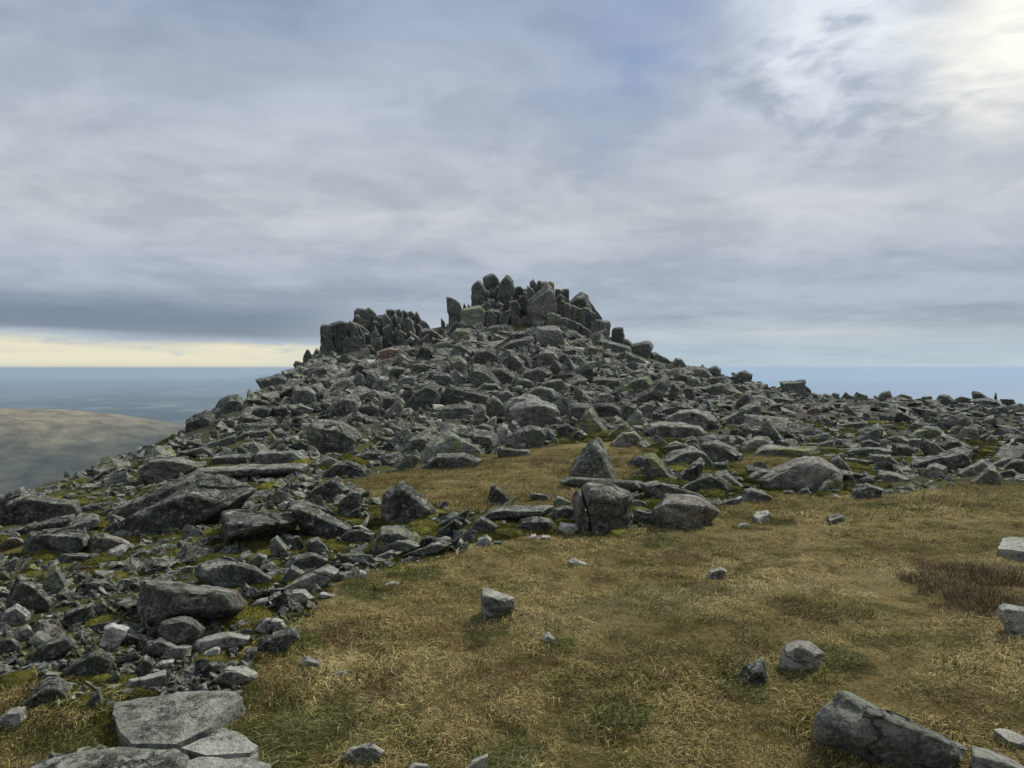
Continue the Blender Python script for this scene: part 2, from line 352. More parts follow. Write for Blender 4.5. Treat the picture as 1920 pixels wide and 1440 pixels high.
def moss_material(name):
    m, t = new_mat(name); g = t.n('ShaderNodeNewGeometry'); oi = t.n('ShaderNodeObjectInfo'); p = g.outputs['Position']
    a = t.noise(p, 1.6, 5, 0.6); b = t.noise(p, 7, 5, 0.7); c = t.noise(p, 90, 4, 0.7)
    col = t.mix(t.step(a, 0.35, 0.66), (0.090, 0.095, 0.020, 1), (0.225, 0.215, 0.045, 1))
    col = t.mix(t.step(b, 0.52, 0.72), col, (0.13, 0.088, 0.036, 1))
    r = t.math('ADD', 0.65, t.math('MULTIPLY', oi.outputs['Random'], 0.6)); col = t.mix(1.0, col, t.comb(r, r, r), 'MULTIPLY')
    principled(t, col, 0.95, bump(t, t.math('MULTIPLY', c, 0.02), 1.0, 1.0), 0.1); return m
M['moss'] = moss_material('moss')
def heather_material():
    m, t = new_mat('heather'); g = t.n('ShaderNodeNewGeometry'); at = t.n('ShaderNodeAttribute', attribute_name='tone'); tone = t.xyz(at.outputs['Vector'])
    col = t.mix(t.step(tone[0], 0.2, 0.9), (0.075, 0.056, 0.032, 1), (0.25, 0.195, 0.095, 1))
    col = t.mix(t.math('MULTIPLY', t.step(tone[1], 0.5, 1.0), 0.7), col, (0.075, 0.085, 0.03, 1))
    principled(t, col, 0.8, None, 0.15); return m
M['heather'] = heather_material()
def ground_material():
    m, t = new_mat('ground'); g = t.n('ShaderNodeNewGeometry'); p = g.outputs['Position']
    at = t.n('ShaderNodeAttribute', attribute_name='turf'); turf = at.outputs['Fac']
    b = t.noise(p, 9, 6, 0.7); c = t.noise(p, 60, 6, 0.75); a = t.noise(p, 1.4, 5, 0.6)
    gc = t.mix(1.0, patch_colour(t, p), (0.46, 0.44, 0.40, 1), 'MULTIPLY')  # turf colour darkened under the blades: painted shade between the grass clumps
    mo = t.mix(t.step(a, 0.38, 0.62), (0.045, 0.050, 0.015, 1), (0.105, 0.105, 0.025, 1))
    mo = t.mix(t.step(b, 0.50, 0.66), mo, (0.085, 0.062, 0.035, 1))
    pos = t.xyz(p); far = t.step(pos[1], 17.0, 26.0)
    mo = t.mix(t.math('MULTIPLY', far, 0.75), mo, (0.060, 0.062, 0.048, 1))
    col = t.mix(turf, mo, gc)
    r = t.step(c, 0.25, 0.75, 0.5, 1.5); col = t.mix(1.0, col, t.comb(r, r, r), 'MULTIPLY')
    h = t.math('ADD', t.math('MULTIPLY', b, 0.05), t.math('MULTIPLY', c, 0.03))
    principled(t, col, 0.95, bump(t, h, 1.0, 1.0), 0.1); return m
M['ground'] = ground_material()
def far_materials():
    m, t = new_mat('hill_heath'); g = t.n('ShaderNodeNewGeometry'); p = g.outputs['Position']
    a = t.noise(p, 0.004, 7, 0.6, 0.4); b = t.noise(p, 0.02, 7, 0.7); z = t.xyz(p)[2]
    col = t.mix(t.step(a, 0.35, 0.65), (0.036, 0.042, 0.030, 1), (0.092, 0.090, 0.058, 1))  # heath and grass colours kept low, with the cloud shadow painted into them
    hh = t.step(t.math('ADD', z, t.math('MULTIPLY', a, 50.0)), -118.0, -70.0)
    col = t.mix(t.math('MULTIPLY', hh, 0.9), col, (0.235, 0.195, 0.115, 1))
    r = t.step(b, 0.3, 0.7, 0.45, 1.5); col = t.mix(1.0, col, t.comb(r, r, r), 'MULTIPLY')
    sc = t.step(t.noise(p, 0.035, 5, 0.7), 0.56, 0.64); col = t.mix(t.math('MULTIPLY', sc, 0.5), col, (0.06, 0.062, 0.05, 1))
    principled(t, col, 0.95, bump(t, t.math('MULTIPLY', b, 6.0), 0.8, 1.0), 0.1); M['hill'] = m
    m, t = new_mat('lowland_fields'); g = t.n('ShaderNodeNewGeometry'); p = g.outputs['Position']
    vo = t.n('ShaderNodeTexVoronoi', feature='F1'); t.put(vo.inputs['Vector'], t.vmath('MULTIPLY', p, (1.0, 0.8, 0.0))); vo.inputs['Scale'].default_value = 0.004
    cc = t.xyz(vo.outputs['Color']); a = t.noise(p, 0.0006, 5, 0.6)
    col = t.mix(cc[0], (0.02, 0.03, 0.026, 1), (0.17, 0.165, 0.13, 1)); col = t.mix(t.step(a, 0.47, 0.56), col, (0.02, 0.028, 0.024, 1))
    tn = t.math('MULTIPLY', t.step(t.noise(t.vmath('MULTIPLY', p, (0.35, 1.0, 0.0)), 0.004, 4, 0.7), 0.62, 0.66), 0.7)
    col = t.mix(tn, col, (0.50, 0.50, 0.46, 1))
    principled(t, col, 0.95, None, 0.1); M['lowland'] = m
    m, t = new_mat('sea_water'); g = t.n('ShaderNodeNewGeometry'); p = g.outputs['Position']
    a = t.noise(t.vmath('MULTIPLY', p, (0.3, 1.0, 0.0)), 0.0012, 5, 0.6)
    col = t.mix(a, (0.09, 0.13, 0.19, 1), (0.12, 0.165, 0.22, 1))
    principled(t, col, 0.42, None, 0.4); M['sea'] = m
far_materials()

# ------------------------------------------------------------------ object helpers
def tag(o, label=None, cat=None, group=None, kind=None):
    if label: o['label'] = label
    if cat: o['category'] = cat
    if group: o['group'] = group
    if kind: o['kind'] = kind
    return o
def mesh_np(name, V, F, mat, smooth=False):
    me = bpy.data.meshes.new(name)
    V = np.asarray(V, np.float32); F = np.asarray(F, np.int32)
    me.vertices.add(len(V)); me.vertices.foreach_set('co', V.ravel())
    me.loops.add(F.size); me.loops.foreach_set('vertex_index', F.ravel())
    me.polygons.add(len(F)); me.polygons.foreach_set('loop_start', np.arange(0, F.size, F.shape[1], dtype=np.int32))
    try: me.polygons.foreach_set('loop_total', np.full(len(F), F.shape[1], np.int32))
    except Exception: pass
    me.polygons.foreach_set('use_smooth', np.full(len(F), smooth, bool))
    me.update(calc_edges=True); me.validate()
    if mat: me.materials.append(mat)
    return me
def link(name, me, loc=(0, 0, 0), parent=None):
    o = bpy.data.objects.new(name, me); o.location = loc; COL.objects.link(o)
    if parent: o.parent = parent
    return o
def grid_faces(nx, ny):
    i = np.arange(ny - 1)[:, None] * nx + np.arange(nx - 1)[None, :]; i = i.ravel()
    return np.stack([i, i + 1, i + nx + 1, i + nx], 1)

# ------------------------------------------------------------------ the ground sheet, down to the lowland
def axis(segs):
    out = []
    for a, b, s in segs: out.append(np.arange(a, b, s))
    out.append([segs[-1][1]]); return np.concatenate(out)
gx = axis([(-900, -160, 37), (-160, -60, 5), (-60, -20, 0.7), (-20, -9, 0.25), (-9, 9, 0.085), (9, 22, 0.22), (22, 70, 0.8), (70, 160, 5), (160, 900, 37)])
gy = axis([(-900, -150, 37.5), (-150, -30, 6), (-30, 1.5, 0.8), (1.5, 13, 0.075), (13, 20, 0.14), (20, 56, 0.3), (56, 90, 1.5), (90, 200, 10), (200, 900, 35)])
GX, GY = np.meshgrid(gx, gy)
GZ = H(GX, GY)
rad = np.hypot(GX, GY - 20); GZ = GZ - 0.25 * np.maximum(rad - 120, 0)
GZ = np.maximum(GZ, -251.0)
me = mesh_np('ground', np.stack([GX, GY, GZ], -1).reshape(-1, 3), grid_faces(len(gx), len(gy)), M['ground'], True)
turf = grass_mask(GX, GY).astype(np.float32).ravel()
at = me.attributes.new('turf', 'FLOAT', 'POINT'); at.data.foreach_set('value', turf)
tag(link('ground', me), kind='structure')

# far hill on the left
hx = np.linspace(-2600, 600, 150); hy = np.linspace(500, 3000, 130); HX, HY = np.meshgrid(hx, hy)
def gb(cx, cy, sx_, sy_, h): return h * np.exp(-((HX - cx) / sx_) ** 2 / 2 - ((HY - cy) / sy_) ** 2 / 2)
HZ = -256 + gb(-870, 1500, 400, 330, 150) + gb(-1450, 1500, 300, 300, 100) + gb(-700, 900, 170, 180, 32) + gb(-1100, 2200, 500, 300, 60)
HZ += 7 * n2d(HX, HY, 0.006, 4, 3) * np.clip((HZ + 250) / 60, 0, 1) - 9 * np.abs(n2d(HX, HY, 0.004, 3, 8)) * np.clip((HZ + 250) / 60, 0, 1)
tag(link('hill', mesh_np('hill', np.stack([HX, HY, HZ], -1).reshape(-1, 3), grid_faces(150, 130), M['hill'], True)), kind='structure')
# lowland (left) and sea
def sector(a0, a1, r0, r1, na, nr, zf):
    A = np.linspace(R(a0), R(a1), na); Rr = np.exp(np.linspace(math.log(r0), math.log(r1), nr)); AA, RR = np.meshgrid(A, Rr)
    X = RR * np.sin(AA); Y = RR * np.cos(AA); return np.stack([X, Y, zf(X, Y)], -1).reshape(-1, 3), grid_faces(na, nr)
V, F = sector(-180, 180, 300, 15400, 181, 60, lambda X, Y: np.full_like(X, -251.6))
tag(link('sea', mesh_np('sea', V, F, M['sea'], True)), kind='structure')
V, F = sector(-95, 3, 400, 20000, 200, 120, lambda X, Y: -250.0 + 10 * np.abs(n2d(X, Y, 0.0005, 3)) )
tag(link('lowland', mesh_np('lowland', V, F, M['lowland'], True)), kind='structure')
V, F = sector(-21, -12.5, 18600, 19900, 90, 24, lambda X, Y: -252 + 128 * np.exp(-((np.degrees(np.arctan2(X, Y)) + 17.2) / 1.7) ** 2) * np.exp(-((np.hypot(X, Y) - 19200) / 300) ** 2) + 14 * n2d(X, Y, 0.002, 3))
tag(link('distant_hill', mesh_np('distant_hill', V, F, M['lowland'], True)), kind='structure')

# haze: one closed box round everything
hb = bmesh.new(); bmesh.ops.create_cube(hb, size=1)
bmesh.ops.scale(hb, vec=(42000, 42000, 262.5), verts=hb.verts); bmesh.ops.translate(hb, vec=(0, 0, -252.9 + 131.25), verts=hb.verts)
hm = bpy.data.meshes.new('haze'); hb.to_mesh(hm); hb.free()
mh = bpy.data.materials.new('haze'); mh.use_nodes = True; th = NT(mh.node_tree)
pv = th.n('ShaderNodeVolumePrincipled'); pv.inputs['Color'].default_value = (0.51, 0.66, 0.80, 1); pv.inputs['Anisotropy'].default_value = 0.2; pv.inputs['Density'].default_value = 1.4e-4
oo = th.n('ShaderNodeOutputMaterial'); th.nt.links.new(pv.outputs[0], oo.inputs['Volume']); hm.materials.append(mh)
tag(link('haze', hm), kind='stuff')

# ------------------------------------------------------------------ rock shapes
_ico = {}
def ico(level):
    if level not in _ico:
        b = bmesh.new(); bmesh.ops.create_icosphere(b, subdivisions=level, radius=1)
        b.verts.ensure_lookup_table()
        V = np.array([v.co[:] for v in b.verts]); F = np.array([[v.index for v in f.verts] for f in b.faces]); b.free()
        _ico[level] = (V / np.linalg.norm(V, axis=1, keepdims=True), F)
    return _ico[level]
def poly_surface(N, D, level, p):
    U, F = ico(level)
    q = np.maximum(U @ N.T / D[None], 0) ** p
    return U / (q.sum(1) ** (1 / p))[:, None], F
def roughen(V, size, seed, a1=0.05, a2=0.018, chip=0.05):
    C = V - V.mean(0); L = np.linalg.norm(C, axis=1, keepdims=True); L[L == 0] = 1; n = C / L
    P = V / size + seed
    d = a1 * fbm(P * 2.2, 2) + a2 * fbm(P * 9.0, 3)
    rr = np.random.default_rng(int(abs(seed) * 97) % 99991); K = rr.normal(0, 1, (16, 3)); K /= np.linalg.norm(K, axis=1, keepdims=True)
    W = n + 0.10 * np.stack([vnoise(P * 3 + 9), vnoise(P * 3 + 19), vnoise(P * 3 + 29)], -1)
    cell = (W @ K.T).argmax(1); d = d + chip * rr.uniform(-0.75, 0.6, 16)[cell]
    # chipped steps along the cleavage
    s = P @ np.array([0.35, 0.2, 0.9]); st = vnoise(np.stack([s * 5, s * 0, s * 0 + seed], -1))
    d = d + 0.022 * np.sign(st) * np.minimum(np.abs(st) * 3, 1)
    return V + n * (d * size)[:, None]
def hull_planes(P, merge=0.93):
    b = bmesh.new(); vs = [b.verts.new(p) for p in P]
    bmesh.ops.convex_hull(b, input=vs); b.normal_update()
    N, D = [], []
    for f in sorted(b.faces, key=lambda f: -f.calc_area()):
        if f.calc_area() < 1e-7: continue
        n = np.array(f.normal[:]); d = float(n @ np.array(f.verts[0].co[:]))
        if d < 0: n = -n; d = -d
        if d < 0.02: continue
        if any(n @ m > merge for m in N): continue
        N.append(n); D.append(d)
    b.free(); return np.array(N), np.array(D)
def hull_rock(P, level, seed, p=150, a1=0.018, a2=0.014, merge=0.93, chip=0.045):
    """solid rock filling the convex cloud P (world metres); returns verts, faces"""
    P = np.asarray(P, float); c = (P.max(0) + P.min(0)) / 2 * 0.4 + P.mean(0) * 0.6
    s = (P.max(0) - P.min(0)) / 2 + 1e-6; Q = (P - c) / s
    N, D = hull_planes(Q, merge)
    V, F = poly_surface(N, D, level, p)
    V = V * 1.03
    # keep the corners of the outline crisp
    Vn = V / np.linalg.norm(V, axis=1, keepdims=True); Ql = np.linalg.norm(Q, axis=1)
    for i in range(len(Q)):
        if Ql[i] < 0.3: continue
        j = int((Vn @ (Q[i] / Ql[i])).argmax())
        if Ql[i] > np.linalg.norm(V[j]) * 1.01: V[j] = Q[i] * 0.995
    V = V * s + c
    return roughen(V, float(np.cbrt(s.prod())) * 1.3 + 1e-6, seed, a1, a2, chip), F
def hull_mesh(P, cuts, seed, a1, a2, chip):
    """crisp-edged broken stone: the hull of P, flat faces merged, edges nicked, then cut fine enough to carry relief"""
    P = np.asarray(P, float); c0 = P.mean(0); P = c0 + (P - c0) * 1.035; b = bmesh.new(); vs = [b.verts.new(p) for p in P]
    r = bmesh.ops.convex_hull(b, input=vs)
    dead = [v for v in b.verts if not v.link_faces]
    for v in dead: b.verts.remove(v)
    bmesh.ops.dissolve_limit(b, angle_limit=R(13), verts=b.verts, edges=b.edges)
    s = float(np.cbrt(np.prod(np.ptp(P, 0) + 1e-6)))
    try: bmesh.ops.bevel(b, geom=list(b.edges), offset=s * 0.018, segments=1, affect='EDGES', profile=0.6, clamp_overlap=True)
    except Exception: pass
    bmesh.ops.triangulate(b, faces=b.faces)
    ext = float(np.ptp(P, 0).max()); lim = ext / cuts
    for _ in range(7):
        le = [e for e in b.edges if e.calc_length() > lim]
        if not le: break
        bmesh.ops.subdivide_edges(b, edges=le, cuts=1)
        bmesh.ops.triangulate(b, faces=[f for f in b.faces if len(f.verts) > 3])
    b.normal_update(); b.verts.index_update()
    V = np.array([v.co[:] for v in b.verts]); F = np.array([[v.index for v in f.verts] for f in b.faces]); b.free()
    return roughen(V, s, seed, a1, a2, chip), F
def random_stone(cuts, seed, ax):
    r = np.random.default_rng(seed); k = r.integers(9, 15)
    Q = r.uniform(-1, 1, (k, 3)); m = np.abs(Q).max(1, keepdims=True); Q = Q / m * r.uniform(0.8, 1.0, (k, 1)); Q *= 0.5
    # one face sheared, as broken along the cleavage
    sh = r.uniform(-0.5, 0.5, 2); Q[:, 0] += sh[0] * Q[:, 2]; Q[:, 1] += sh[1] * Q[:, 2] * 0.6
    Q = Q / np.ptp(Q, 0) * np.array(ax); Q -= (Q.max(0) + Q.min(0)) / 2
    return hull_mesh(Q, cuts, seed * 1.7, 0.02, 0.02, 0.035)
def random_rock(level, seed, ax):
    r = np.random.default_rng(seed)
    N, D = [], []
    base = [np.array(v, float) for v in ((1,0,0),(-1,0,0),(0,1,0),(0,-1,0),(0,0,1),(0,0,-1))]
    for n in base:
        n = n + r.normal(0, 0.20, 3); N.append(n / np.linalg.norm(n)); D.append(r.uniform(0.72, 1.0))
    for k in range(5):
        n = r.normal(0, 1, 3); n /= np.linalg.norm(n); N.append(n); D.append(r.uniform(0.52, 1.0))
    V, F = poly_surface(np.array(N), np.array(D), level, 300)
    V = roughen(V * 0.5, 0.5, seed * 1.7, 0.03, 0.022, 0.05)
    return V * np.array(ax), F
